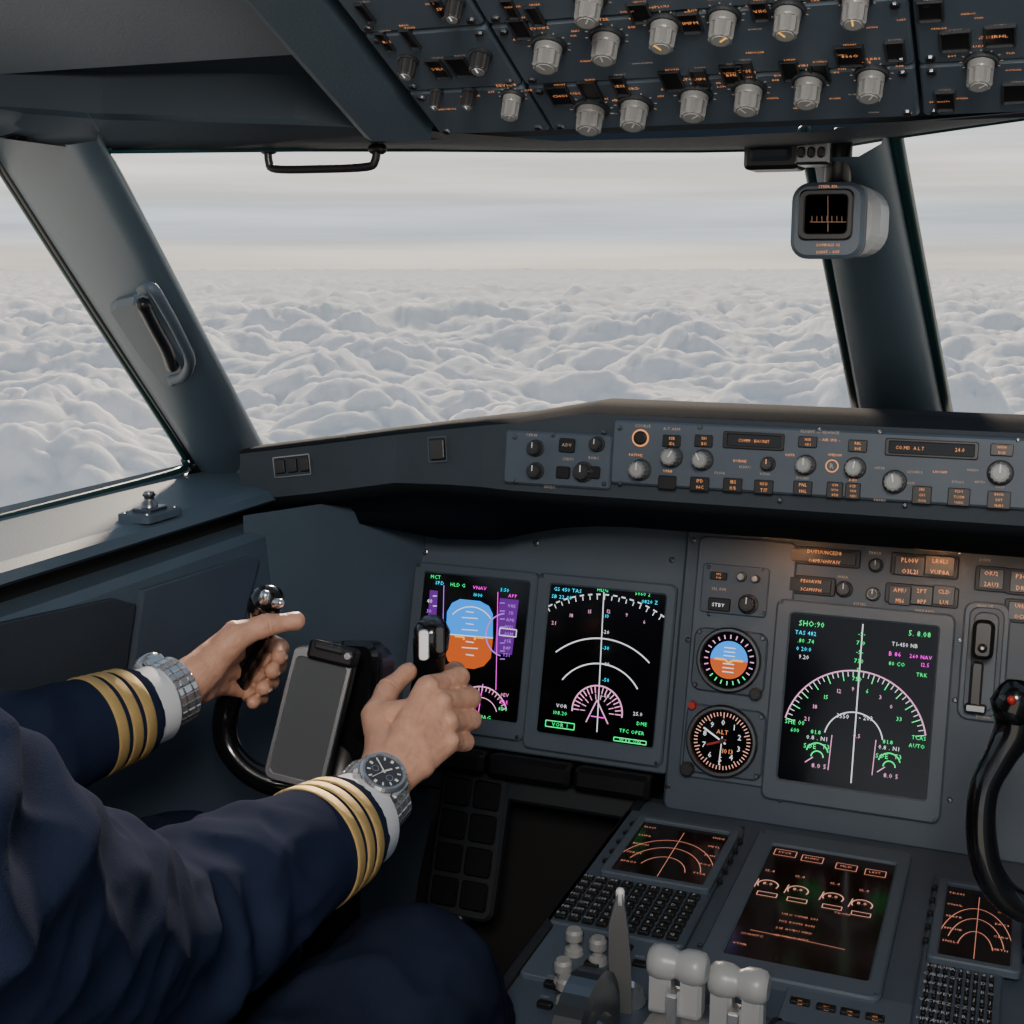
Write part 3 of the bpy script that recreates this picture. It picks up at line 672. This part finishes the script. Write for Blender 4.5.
def lever(name,px,py,d_):
    mb=MB(); h=D(px,py,d_); b=V3((h.x,h.y-.01,PED.O.z))
    plate(mb,Fr(b,V3((0,1,0)),(h-b)),(-.008,0,.008,(h-b).length-.01),-.004,.004,STL,.001,.002)
    fr=Fr(h,V3((0,1,0)),V3((0,.2,1)))
    prof=[(.009,-.0225),(.0122,-.020),(.0135,-.014),(.0130,-.006),(.0105,-.001),(.0105,.001),(.0130,.006),(.0135,.014),(.0122,.020),(.009,.0225)]
    rings(mb,[circ(fr,0,.006,r,w,24) for r,w in prof],WHP,cap=True,capb=True,smooth=True)
    for sx in (-.012,.012): plate(mb,fr,(-.009,-.034,.009,.004),sx-.008,sx+.008,WHP,.003,.005)
    mb.build(name)
lever('throttle_lever',678,972,.985); lever('throttle_lever.001',739,990,.985)
mb=MB(); p0=onP(622,1010,PED.O,V3((0,0,1))); p1=D(636,900,1.0)
fr=Fr(p0,V3((1,.25,0)),p1-p0); L=(p1-p0).length
a=[(-.008,0),(-.010,L*.5),(-.009,L*.8),(-.002,L*1.06),(.002,L*1.06),(.006,L*.75),(.008,L*.45),(.008,0)][::-1]
rings(mb,[[fr.P(u,v,-.003) for u,v in a],[fr.P(u,v,.003) for u,v in a]],KNG,cap=True,capb=True)
tube(mb,[fr.P(0,L*.97,0),fr.P(0,L*1.06,0)],[.0035,.0035],WHM,10,2)
rings(mb,[circ(fr,0,.01,.02,w,24) for w in (-.010,-.004)],STL,cap=True,capb=True)
mb.build('speedbrake_lever')
mb=MB(); fr=Fr(D(583,1052,.93),V3((0,1,0)),V3((0,0,1)))
rings(mb,[circ(fr,0,0,r,w,40) for r,w in((.05,-.012),(.058,-.010),(.058,.010),(.05,.012))],STD,cap=True,capb=True,smooth=False)
cyl(mb,fr,0,0,[(.03,.012),(.028,.016)],STD,30)
mb.build('trim_wheel')
# ================================================================ YOKES
mb=MB()
tube(mb,[D(*p) for p in [(268,607,1.20),(258,640,1.21),(238,680,1.22),(226,712,1.225),(228,745,1.225),(250,772,1.22),(285,785,1.22),(330,780,1.23),(355,745,1.24)]],[.013,.0125,.0125,.012,.012,.012,.013,.015,.017],BLG,16,6)
tube(mb,[D(*p) for p in [(430,640,1.165),(428,675,1.175),(420,705,1.185),(400,735,1.20),(375,735,1.22),(352,725,1.235)]],[.0155,.014,.013,.013,.015,.017],BLG,16,6)
tube(mb,[D(262,612,1.203),D(266,602,1.20),D(272,598,1.195)],[.015,.016,.013],BLG,16,4)
tube(mb,[D(264,600,1.185),D(266,594,1.183)],[.006,.005],STL,12,2); tube(mb,[D(276,604,1.18),D(281,603,1.175)],[.005,.004],STL,12,2)
tube(mb,[D(431,648,1.165),D(432,630,1.163)],[.0155,.0165],BLG,20,2)
tube(mb,[D(432,628,1.163),D(432.5,624,1.162)],[.0135,.012],STD,20,1,cap=True)
plate(mb,Fr(D(424,645,1.147),R_,UP),(-.005,-.014,.005,.014),-.004,.003,STL,.001,.004)
plate(mb,Fr(D(440,640,1.149),R_,UP),(-.004,-.012,.004,.012),-.004,.002,KND,.001,.003)
HB=Fr(D(352,700,1.225),V3((.97,.2,0)),V3((-.05,.25,.96)))
plate(mb,HB,(-.055,-.055,.026,.052),-.05,-.004,BLK,.006,.02,6)
plate(mb,HB,(-.02,-.06,.024,.056),-.03,.008,BLG,.005,.014,6)
tube(mb,[HB.P(-.01,-.03,-.03),HB.P(-.01,-.12,.0),HB.P(-.01,-.4,-.02),HB.P(-.01,-.62,.04)],[.028,.026,.03,.034],BLK,18,4)
mb.build('control_yoke')
mb=MB(); bl=D(266,774,1.172); br=D(317,787,1.165); tl=D(284,646,1.185)
TB=Fr(bl,br-bl,tl-bl); w_=(br-bl).length*1.08; h_=(tl-bl).length
plate(mb,TB,(-.003,-.004,w_+.003,h_+.004),-.012,.0,STD,.002,.009,6)
bezel(mb,TB,(-.002,-.003,w_+.002,h_+.003),(.0025,.003,w_-.0025,h_-.006),-.001,.0022,.0012,STL,TAB,.0008,.008,.005,6)
plate(mb,TB,(.012,h_-.006,w_+.004,h_+.012),-.01,.009,BLK,.003,.004)
plate(mb,TB,(.018,h_+.004,w_-.006,h_+.010),.006,.013,KND,.002,.003)
cyl(mb,TB,w_-.002,h_+.004,[(.004,.009),(.003,.013)],STL,12)
plate(mb,TB,(.01,.02,w_-.01,h_-.03),-.05,-.011,BLK,.003,.006)
mb.build('kneeboard_tablet')
mb=MB()
tube(mb,[D(*p) for p in [(1016,704,1.06),(1014,730,1.06),(1000,757,1.06),(984,790,1.06),(981,835,1.06),(990,875,1.06),(1015,903,1.06),(1060,915,1.06),(1100,905,1.08)]],[.018,.016,.0125,.0115,.012,.0125,.013,.014,.02],BLG,16,6)
tube(mb,[D(1012,708,1.05),D(1018,694,1.045)],[.018,.016],BLG,16,3)
tube(mb,[D(1012,702,1.033),D(1011,699,1.03)],.0032,RED,12,2)
q=D(1110,900,1.1); tube(mb,[q,q+V3((.02,.03,-.2)),q+V3((.02,.0,-.72))],[.03,.028,.034],BLK,16,4)
tube(mb,[D(1016,704,1.06)+V3((.36,.0,0)),D(981,835,1.06)+V3((.38,0,0)),D(1015,903,1.06)+V3((.32,0,0)),q],[.016,.012,.013,.02],BLG,16,6)
mb.build('control_yoke.001')
# ================================================================ OVERHEAD
mb=MB(); d=Dw(mb,OVH,0)
uA=OVH.at(432,126,.008)[0]; uB=OVH.at(545,120,.008)[0]; uC=OVH.at(920,100,.008)[0]
vA=OVH.at(500,134,.008)[1]
def bd(u0,u1,v0,v1): plate(mb,OVH,(u0,v0,u1,v1),-.003,.008,OPN,.0015,.003)
g=.0012
vs=[vA,vA+.058,vA+.125,vA+.21,vA+.32,vA+.45]
for i in range(5):
    for (a,b) in ((uA,uB),(uB,uC),(uC,.28)):
        bd(a+g,b-g,vs[i]+g,vs[i+1]-g)
us=[uA+.008,uB-.008,uB+.008,uC-.008,uC+.008]
for i in range(5):
    for u in us:
        for v in (vs[i]+.007,vs[i+1]-.007): cyl(mb,OVH,u,v,[(.003,.008),(.0025,.0095)],STD,10); stroke(mb,OVH,[(u-.002,v),(u+.002,v)],.0008,.0098,DRK)
d=Dw(mb,OVH,.008)
big=[(586,22),(661,48),(720,40),(785,35),(853,24),(545,68),(603,60),(588,130),(632,126),(692,117),(746,111),(806,104),(869,98),(979,86),(509,117)]
for i,(x,y) in enumerate(big):
    h=.0165; u,v=OVH.at(x,y+1,.008+h); k=OVH.mpp(x,y); r=13*k if i!=14 else 8.5*k
    cyl(mb,OVH,u,v,[(r*1.3,.008),(r*1.3,.0095),(r*1.2,.0105)],PDK,28)
    cyl(mb,OVH,u,v,[(r*1.02,.0100),(r*1.0,.014),(r*.95,.015)],KNG,28)
    fluted(mb,OVH,u,v,r*.95,.014,.008+h,KNG,KNT,10,eY if i in(1,2,3,4) else WHM,random.choice((90,60,120,40)))
    for a in range(-30,211,30): 
        t=math.radians(a); stroke(mb,OVH,[(u+r*1.4*math.cos(t),v+r*1.4*math.sin(t)),(u+r*1.6*math.cos(t),v+r*1.6*math.sin(t))],k*1.2,.0084,eL)
    text(mb,OVH,rs(6),u,v+r*2.05,k*3.6,.0084,eO); text(mb,OVH,rs(3),u-r*2.1,v+r*.9,k*2.8,.0084,eO); text(mb,OVH,rs(3),u+r*2.1,v+r*.9,k*2.8,.0084,eO)
for x,y,rr in((405,77,8),(478,72,9),(434,108,5),(467,108,6),(452,20,8)): d.knob(x,y,rr,.012,KND,KNG,eW)
for x,y in((365,12),(410,38),(385,41),(438,68),(460,66),(440,8),(520,28),(510,8),(640,12),(535,15),(620,85),(560,95),(672,80),(745,70),(700,78),(790,70),(733,74),(850,55),(895,50),(930,10),(955,40),(1000,35),(820,72),(945,100),(590,90),(690,22),(760,10),(1018,92)):
    w_=random.choice((18,24,28)); r=d.rect(x-w_/2,y-8,x+w_/2,y+8)
    bezel(mb,OVH,ins(r,-.0015),r,.007,.010,.0085,PDK,BLK,.0006,.001,.001)
    if random.random()<.35: text(mb,OVH,rs(4),(r[0]+r[2])/2,(r[1]+r[3])/2,.0026,.0088,eO)
    d.text(rs(5),x,y-11,2.6,random.choice((eO,eL)))
for i in range(60):
    x=random.uniform(330,1020); y=random.uniform(0,120)
    if OVH.at(x,y)[0]>uA+.01 and OVH.at(x,y,.008)[1]>vA+.006: d.text(rs(random.choice((4,6,8))),x,y,2.6,random.choice((eO,eL,eO)))
for i in range(14): 
    for j in range(3): 
        u=-.24+i*.037; v=.27+j*.07; cyl(mb,OVH,u,v,[(.008,.008),(.008,.012),(.006,.014)],KND,14)
mb.build('overhead_panel')
# ================================================================ PILOT
pilot=empty('pilot')
def fold(co_,amp=.004,sc=(9,9,22)):
    q=V3((co_.x*sc[0],co_.y*sc[1],co_.z*sc[2])); n=noise.noise(q)+.5*noise.noise(q*2.1+V3((3,1,7)))
    return amp*(1-2*abs(n))
RS=D(345,828,1.006); RE=D(128,955,.80); RSh=W(-.40,.33,-.225); RWr=D(380,789,1.045)
LS=D(138,710,1.100); LE=D(-152,815,.90); LSh=W(-.78,.33,-.20); LWr=D(176,690,1.13)
def dispj(p):
    dr=(p-RS).length; dl=(p-LS).length; k=min(1,max(0,(min(dr,dl)-.072)/.07))
    ax=(RE-RS).normalized(); 
    t=(p-RS).dot(ax); wr=math.sin(t*85+7*noise.noise(p*12))*max(0,noise.noise(p*8+V3((5,5,5)))+.15)
    return k*(fold(p,.006,(8,8,16))+wr*.009+.0024*(1-3*abs(noise.noise(p*24))))
caps=[(RSh,RE,.068,.060),(RE,RE.lerp(RS,.5),.061,.052),(RE.lerp(RS,.5),RS,.052,.0425,'F'),
 (LSh,LE,.072,.058),(LE,LE.lerp(LS,.5),.058,.048),(LE.lerp(LS,.5),LS,.048,.0375,'F'),
 (RSh,W(-.52,.27,-.14),.07,.06),(LSh,W(-.66,.27,-.14),.07,.06),
 (W(-.66,.25,-.25),W(-.65,.2,-.56),.12,.11),(W(-.52,.25,-.25),W(-.53,.2,-.56),.12,.11),(W(-.59,.27,-.25),W(-.59,.22,-.56),.14,.13),
 (W(-.59,.25,-.16),W(-.59,.25,-.10),.07,.055)]
organic('uniform_jacket',caps,.0035,5,NVY,pilot,dispj)
def cuffparts():
    mb=MB()
    for S,E,r0,r1,ns,pt,wd in((RS,RE,.0425,.052,3,.0145,.0100),(LS,LE,.0375,.048,3,.0150,.0105)):
        ax=(E-S).normalized(); x=ax.cross(V3((0,0,1))).normalized(); y=ax.cross(x)
        rk=(r1-r0)/((E-S).length*.5)
        for k in range(ns):
            t=.012+k*pt
            def ring(tt,e): 
                r=r0+rk*tt+e; return [S+ax*tt+x*r*math.cos(2*math.pi*j/64)+y*r*math.sin(2*math.pi*j/64) for j in range(64)]
            rings(mb,[ring(t,-.001),ring(t,.0006),ring(t+.0015,.0013),ring(t+wd*.5,.0010),ring(t+wd-.0015,.0013),ring(t+wd,.0006),ring(t+wd,-.001)],GLD,cap=False,smooth=True)
        def r2(tt,r): return [S-ax*tt+x*r*math.cos(2*math.pi*j/48)+y*r*math.sin(2*math.pi*j/48) for j in range(48)]
        q=r0-.0035; cl=.020
        rings(mb,[r2(-.02,q),r2(cl-.0015,q-.001),r2(cl,q-.002),r2(cl,q-.004),r2(0,q-.005)],SHT,cap=False,smooth=True)
    mb.build('cuffs_and_gold_stripes',pilot)
cuffparts()
kneeR=D(408,995,1.0); kneeL=D(178,880,1.2); hipR=W(-.49,.30,-.66); hipL=W(-.69,.30,-.66)
fR=W(-.47,1.28,-1.12); fL=W(-.72,1.28,-1.12)
organic('uniform_trousers',[(hipR,kneeR,.095,.066),(kneeR,kneeR.lerp(fR,.9),.066,.05),(hipL,kneeL,.095,.063),(kneeL,kneeL.lerp(fL,.9),.063,.05),(hipR,hipL,.11,.11),(W(-.59,.24,-.6),W(-.59,.24,-.5),.13,.12)],.0045,5,NVT,pilot,lambda p:fold(p,.006,(10,14,14))+.0015*(1-3*abs(noise.noise(p*26))))
mb=MB()
for f in(fR,fL):
    tube(mb,[f+V3((0,-.08,-.06)),f+V3((0,0,-.03)),f+V3((0,.10,.03)),f+V3((0,.17,.06))],[.035,.042,.045,.03],BLG,14,5)
mb.build('shoes',pilot)
def hand(name,wr0,wr1,fingers,thumb,back):
    caps=[(wr0,wr1,.0255,.0245)]
    for i,f in enumerate(fingers):
        r=[.0145,.015,.0145,.013][i]
        base=wr1.lerp(f[0],.12)
        caps.append((base,f[0],.0165,r*.78)); 
        fr_=[(.0112,.0094,.0088,.0075),(.0115,.0096,.0090,.0077),(.0108,.0091,.0086,.0073),(.0096,.0082,.0076,.0065)][i]
        for j in range(3): 
            mid=f[j].lerp(f[j+1],.5); rm=min(fr_[j],fr_[j+1])*.95
            caps.append((f[j],mid,fr_[j],rm)); caps.append((mid,f[j+1],rm,fr_[j+1]*1.05 if j<2 else fr_[j+1]))
        caps.append((f[0]+back*.005,f[0]+back*.0051,.0085,.0085))
        caps.append((wr1.lerp(f[0],.3)+back*.0132,f[0]+back*.0072,.0034,.0044))
    for i in range(3): caps.append((wr1.lerp(fingers[i][0],.55),wr1.lerp(fingers[i+1][0],.55),.0150,.0150)); caps.append((wr1.lerp(fingers[i][0],.85),wr1.lerp(fingers[i+1][0],.85),.0118,.0112))
    tr=(.0175,.0140,.0110,.0086)
    for j in range(3): 
        mid=thumb[j].lerp(thumb[j+1],.5); rm=min(tr[j],tr[j+1])*(1.0 if j==0 else .97)
        caps.append((thumb[j],mid,tr[j],rm)); caps.append((mid,thumb[j+1],rm,tr[j+1]))
    caps.append((wr1,thumb[0],.022,.0175)); caps.append((thumb[1],wr1.lerp(fingers[0][0],.75),.0115,.0120))
    crs=[(f[j],(f[j+1]-f[j-1]).normalized()) for f in fingers+[thumb] for j in (1,2)]
    for (i,a,b,e) in ((1,.35,.85,.0025),(2,.3,.8,-.003)):
        p=wr1.lerp(fingers[i][0],a)+back*.0150; q=wr1.lerp(fingers[i][0],b).lerp(fingers[max(0,i-1)][0],.25)+back*.0118
        caps.append((p,q,.0016,.0014))
    def dp(p):
        v=.0004*noise.noise(p*160)+.0002*noise.noise(p*420)
        for c,t in crs:
            q=p-c; 
            if q.length<.013:
                s=q.dot(t); v-=.0008*max(0,math.cos(s*1500))*max(0,1-abs(s)/.006)
        return v
    return organic(name,caps,.0012,5,SKN,pilot,dp)
def L(*a): return [D(*p) for p in a]
lf=[L((237,633,1.195),(262,637,1.235),(280,648,1.225),(279,657,1.205)),
    L((232,651,1.200),(259,656,1.240),(277,665,1.225),(272,671,1.203)),
    L((226,669,1.200),(253,675,1.237),(270,682,1.222),(263,688,1.200)),
    L((220,685,1.195),(245,692,1.228),(260,698,1.215),(253,702,1.196))]
lt=L((205,668,1.145),(236,636,1.158),(267,625,1.168),(296,621,1.178))
hand('left_hand',LS+(LWr-LS)*.1,LWr,lf,lt,(UP*.6-R_*.7+FW*.1).normalized())
rf=[L((428,688,1.105),(459,677,1.140),(455,671,1.180),(434,678,1.197)),
    L((441,703,1.100),(470,698,1.135),(464,693,1.177),(440,699,1.197)),
    L((447,722,1.096),(471,720,1.130),(465,716,1.172),(440,722,1.194)),
    L((448,742,1.090),(465,742,1.120),(461,739,1.157),(440,743,1.177))]
rt=L((385,752,1.075),(377,716,1.105),(388,690,1.130),(408,672,1.148))
hand('right_hand',RS+(RWr-RS)*.1,RWr,rf,rt,(UP*.35+R_*.3-FW*.85).normalized())
def nail(mb,tip,prev,nrm,r=.0055):
    t=(tip-prev).normalized(); F=Fr(tip-t*.002,t.cross(nrm),t); 
    if F.N.dot(nrm)<0: F=Fr(tip-t*.002,-t.cross(nrm),t)
    R=[]
    for s,h in((1,.0),(.9,.0012),(.5,.0017)): R.append([F.P(r*s*math.cos(2*math.pi*k/20),r*1.25*s*math.sin(2*math.pi*k/20),h+.0066-.0018*abs(math.cos(2*math.pi*k/20))) for k in range(20)])
    rings(mb,R,NAIL,smooth=True)
mb=MB(); nail(mb,lt[3],lt[2],(UP*.9-FW*.4).normalized(),.0058); nail(mb,rt[3],rt[2],(UP*.3-FW*.9-R_*.4).normalized(),.0058)
for f in lf[:3]: nail(mb,f[3],f[2],(R_*.5+(-UP)*.3-FW*.8).normalized(),.0042)
mb.build('fingernails',pilot)
def watch(name,c,ax,nrm,rw,dial,flat=.85,rc=.0195,hm=None):
    hm=hm or WHM
    mb=MB(); ax=ax.normalized(); n=(nrm-ax*nrm.dot(ax)).normalized(); t=ax.cross(n)
    N=26
    for k in range(N):
        a=2*math.pi*k/N
        if math.cos(a)>.80: continue
        q=c+n*rw*flat*math.cos(a)+t*rw*math.sin(a); on=(n*math.cos(a)/flat+t*math.sin(a)).normalized()
        F=Fr(q,ax,ax.cross(on)*-1)
        if F.N.dot(on)<0: F=Fr(q,ax,ax.cross(on))
        L_=2*math.pi*rw/N*.47
        for x0,x1,m in((-.010,-.0045,STL),(-.004,.004,STL),(.0045,.010,STL)): plate(mb,F,(x0,-L_,x1,L_),-.001,.0022,m,.0007,.0008,2)
    F=Fr(c+n*(rw*flat),t,ax); 
    if F.N.dot(n)<0: F=Fr(c+n*(rw*flat),-t,ax)
    cyl(mb,F,0,0,[(rc*.85,-.003),(rc,0),(rc,.006),(rc*.97,.0075)],STL,40)
    rings(mb,[circ(F,0,0,r,w,40) for r,w in((rc*.98,.0075),(rc*.9,.0095),(rc*.80,.0095),(rc*.76,.0078))],STL,cap=False)
    mb.add(circ(F,0,0,rc*.77,.0079,40),[list(range(40))],dial)
    for k in range(12):
        a=math.radians(k*30); stroke(mb,F,[(rc*.55*math.cos(a),rc*.55*math.sin(a)),(rc*.70*math.cos(a),rc*.70*math.sin(a))],rc*(.07 if k%3 else .12),.0082,hm)
    for a,l,w_ in((60,.38,.08),(150,.55,.06),(250,.6,.025)): 
        a=math.radians(a); stroke(mb,F,[(-.1*rc*math.cos(a),-.1*rc*math.sin(a)),(rc*l*math.cos(a),rc*l*math.sin(a))],rc*w_,.0085,hm)
    for s in (-.35,.35): 
        stroke(mb,F,[(rc*s+rc*.14*math.cos(math.radians(q)),-rc*.1+rc*.14*math.sin(math.radians(q))) for q in range(0,361,30)],rc*.03,.0081,STL)
    for s in (-1,1): plate(mb,F,(rc*.55 if s>0 else -rc*1.08,-.010,rc*1.08 if s>0 else -rc*.55,.010),-.004,.003,STL,.001,.002)
    mb.build(name)
rax=(RWr-RS); watch('wristwatch',RS+rax*.76,rax,(-FW*.75+UP*.65+R_*.25),.0295,mat('watch_dial',(.05,.055,.065),.2),.92)
lax=(LWr-LS); watch('wristwatch.001',LS+lax*.82,lax,(UP*.75-R_*.75+FW*.4),.0290,mat('watch_dial_b',(.09,.09,.09),.2),.95,.0165)
H=W(-.59,.29,.10)
organic('head',[(W(-.59,.25,-.10),W(-.59,.26,.0),.058,.055),(H+V3((0,.02,-.02)),H+V3((0,.05,-.075)),.07,.04),(H+V3((0,.098,.0)),H+V3((0,.112,-.025)),.008,.013),
 (H+V3((0,.085,-.055)),H+V3((0,.088,-.055)),.017,.017),(H+V3((-.03,.075,.015)),H+V3((.03,.075,.015)),.016,.016)],.004,4,SKN,pilot,
 ell=[(H+V3((0,0,.03)),.098,(.80,1.0,1.02),None),(H+V3((.08,0,-.01)),.028,(.35,.7,1.1),None),(H+V3((-.08,0,-.01)),.028,(.35,.7,1.1),None)])
HAIR=mat('hair_brown',(.03,.018,.01),.6,bump=1,bscale=300)
organic('hair',[],.004,3,HAIR,pilot,lambda p:.002*noise.noise(p*80),ell=[(H+V3((0,-.018,.05)),.1,(.83,.98,.92),None)])
mb=MB()
for s in (-.032,.032):
    e=Fr(H+V3((s,.088,.012)),V3((-1,0,0)),V3((0,0,1))); cyl(mb,e,0,0,[(.011,-.004),(.010,.003),(.005,.006)],SHT,16,True); cyl(mb,e,0,0,[(.005,.006),(.004,.0068)],DRK,12)
mb.build('eyes',pilot)
mb=MB(); SF=Fr(W(-.59,.25,-.78),V3((1,0,0)),V3((0,1,0)))
SEAT=mat('seat_fabric',(.03,.035,.045),.8,bump=.6)
plate(mb,SF,(-.19,-.25,.19,.25),-.10,.02,SEAT,.03,.06,6)
BF=Fr(W(-.59,.03,-.78),V3((1,0,0)),V3((0,-.2,.98))); plate(mb,BF,(-.19,0,.19,.66),-.02,.10,SEAT,.03,.06,6)
for x in (-.16,.16): tube(mb,[SF.P(x,0,-.1),SF.P(x,0,-.46)],.02,STD,12,1)
mb.build('pilot_seat')
# ================================================================ CLOUDS
Hc=100.0
def puff(x,y,r):
    p=V3((x/88,y/88,0)); w=V3((noise.noise(p*1.3+V3((9,0,0))),noise.noise(p*1.3+V3((0,9,0))),0))*.30
    p=p+w
    mod=.88+.6*max(-.5,noise.noise(p*.55+V3((7,7,0))))
    h=noise.noise(p*.3)*.4; vo=noise.voronoi
    for s,am in ((1,1.0),(2.1,.50),(4.4,.23),(9,.11)):
        if r>2600 and s>4: break
        dd=vo(V3((p.x*s+s,p.y*s,.31*s)))[0][0]
        q=max(0.0,1-dd*dd*1.2)
        h+=am*mod*q**.62
    return h*37
na=900; nr=450
vs=[];fs=[]
for i in range(nr):
    q=i/(nr-1); t=.26*(1-q)**1.8+.006; r=Hc/t
    for j in range(na):
        a=math.radians(-60+84*j/(na-1)); x=r*math.sin(a); y=r*math.cos(a)
        vs.append((x,y,C.z-Hc-40+puff(x,y,r)))
for i in range(nr-1):
    for j in range(na-1): k=i*na+j; fs.append((k,k+1,k+na+1,k+na))
me=bpy.data.meshes.new('cloud_layer'); me.from_pydata(vs,[],fs); me.polygons.foreach_set('use_smooth',[True]*len(fs)); me.update()
cm=bpy.data.materials.new('cloud'); cm.use_nodes=True; nt=cm.node_tree; nt.nodes.clear(); N=nt.nodes.new; Lk=nt.links.new
out=N('ShaderNodeOutputMaterial'); df=N('ShaderNodeSubsurfaceScattering'); df.inputs['Color'].default_value=(.95,.945,.94,1); df.inputs['Scale'].default_value=8; df.inputs['Radius'].default_value=(1,.95,.9)
em=N('ShaderNodeEmission'); em.inputs[0].default_value=(.45,.54,.68,1); em.inputs[1].default_value=.06  # faint glow added to fill cloud shade, standing in for multiple scattering
ad=N('ShaderNodeAddShader'); Lk(df.outputs[0],ad.inputs[0]); Lk(em.outputs[0],ad.inputs[1])
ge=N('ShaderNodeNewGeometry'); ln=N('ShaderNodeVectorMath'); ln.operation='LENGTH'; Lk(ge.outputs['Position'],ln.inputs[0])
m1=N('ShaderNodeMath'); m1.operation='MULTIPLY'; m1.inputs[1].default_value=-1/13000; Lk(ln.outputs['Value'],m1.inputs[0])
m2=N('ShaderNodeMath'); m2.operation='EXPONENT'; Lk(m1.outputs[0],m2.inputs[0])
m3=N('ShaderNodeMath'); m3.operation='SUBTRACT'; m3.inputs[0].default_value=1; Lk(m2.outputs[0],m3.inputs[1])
hz=N('ShaderNodeEmission'); hz.inputs[0].default_value=(.76,.735,.70,1); hz.inputs[1].default_value=1.1  # aerial haze painted as glow, mixed in with distance from origin
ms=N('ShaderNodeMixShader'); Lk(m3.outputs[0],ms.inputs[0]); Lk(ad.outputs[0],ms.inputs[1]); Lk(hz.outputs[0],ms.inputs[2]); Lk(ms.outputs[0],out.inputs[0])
nz=N('ShaderNodeTexNoise'); nz.inputs['Scale'].default_value=.10; nz.inputs['Detail'].default_value=6; Lk(ge.outputs['Position'],nz.inputs['Vector'])
bp=N('ShaderNodeBump'); bp.inputs['Strength'].default_value=.3; bp.inputs['Distance'].default_value=4; Lk(nz.outputs['Fac'],bp.inputs['Height']); Lk(bp.outputs['Normal'],df.inputs['Normal'])
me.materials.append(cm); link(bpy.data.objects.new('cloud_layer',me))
# ================================================================ WORLD / LIGHT
w=bpy.data.worlds.new('sky'); bpy.context.scene.world=w; w.use_nodes=True; nt=w.node_tree; nt.nodes.clear(); N=nt.nodes.new; Lk=nt.links.new
o=N('ShaderNodeOutputWorld'); bg=N('ShaderNodeBackground'); tc=N('ShaderNodeTexCoord'); sp=N('ShaderNodeSeparateXYZ'); Lk(tc.outputs['Generated'],sp.inputs[0])
mp=N('ShaderNodeMapping'); mp.inputs['Scale'].default_value=(1.6,1.6,42); Lk(tc.outputs['Generated'],mp.inputs[0])
nz=N('ShaderNodeTexNoise'); nz.inputs['Scale'].default_value=1.7; nz.inputs['Detail'].default_value=6; Lk(mp.outputs[0],nz.inputs['Vector'])
cr=N('ShaderNodeValToRGB'); mr=N('ShaderNodeMapRange'); mr.inputs['From Min'].default_value=0; mr.inputs['From Max'].default_value=.6; Lk(sp.outputs['Z'],mr.inputs['Value']); Lk(mr.outputs[0],cr.inputs[0])
el=cr.color_ramp.elements; el[0].position=0; el[0].color=(.88,.79,.68,1); el[1].position=1; el[1].color=(.15,.20,.27,1)
for p,c in((.016,(.82,.77,.70)),(.035,(.60,.67,.74)),(.06,(.66,.71,.76)),(.10,(1.0,.94,.85)),(.14,(.84,.84,.84)),(.2,(.64,.67,.70)),(.38,(.34,.39,.45))):
    e=el.new(p); e.color=(*c,1)
mr2=N('ShaderNodeMapRange'); mr2.inputs['From Min'].default_value=.35; mr2.inputs['From Max'].default_value=.65; mr2.inputs['To Min'].default_value=.80; mr2.inputs['To Max'].default_value=1.16; Lk(nz.outputs['Fac'],mr2.inputs['Value'])
sc=N('ShaderNodeVectorMath'); sc.operation='SCALE'; Lk(cr.outputs[0],sc.inputs[0]); Lk(mr2.outputs[0],sc.inputs['Scale']); Lk(sc.outputs[0],bg.inputs[0]); bg.inputs[1].default_value=1.3
Lk(bg.outputs[0],o.inputs[0])
def light(name,kind,loc,energy,col,**k):
    l=bpy.data.lights.new(name,kind); l.energy=energy; l.color=col
    for a,b in k.items():
        if a!='look': setattr(l,a,b)
    ob=link(bpy.data.objects.new(name,l)); ob.location=loc
    if 'look' in k: ob.rotation_euler=(k['look']-loc).to_track_quat('-Z','Y').to_euler()
    return ob
light('sun','SUN',V3((-5,3,8)),7.0,(1,.82,.63),angle=math.radians(7),look=V3((-5,3,8))+V3((.34,-.80,-.36)))
light('cockpit_fill_light','AREA',W(.1,-.35,.45),15,(1,.91,.82),size=.35,look=W(-.35,1.1,-.4))  # unseen area fill added behind and above the camera to brighten the cockpit
for x in (-.24,-.08,.06): light('panel_flood_lamp','AREA',W(x,1.40,-.285),1.1,(1,.45,.18),size=.04,look=W(x,1.47,-.42))
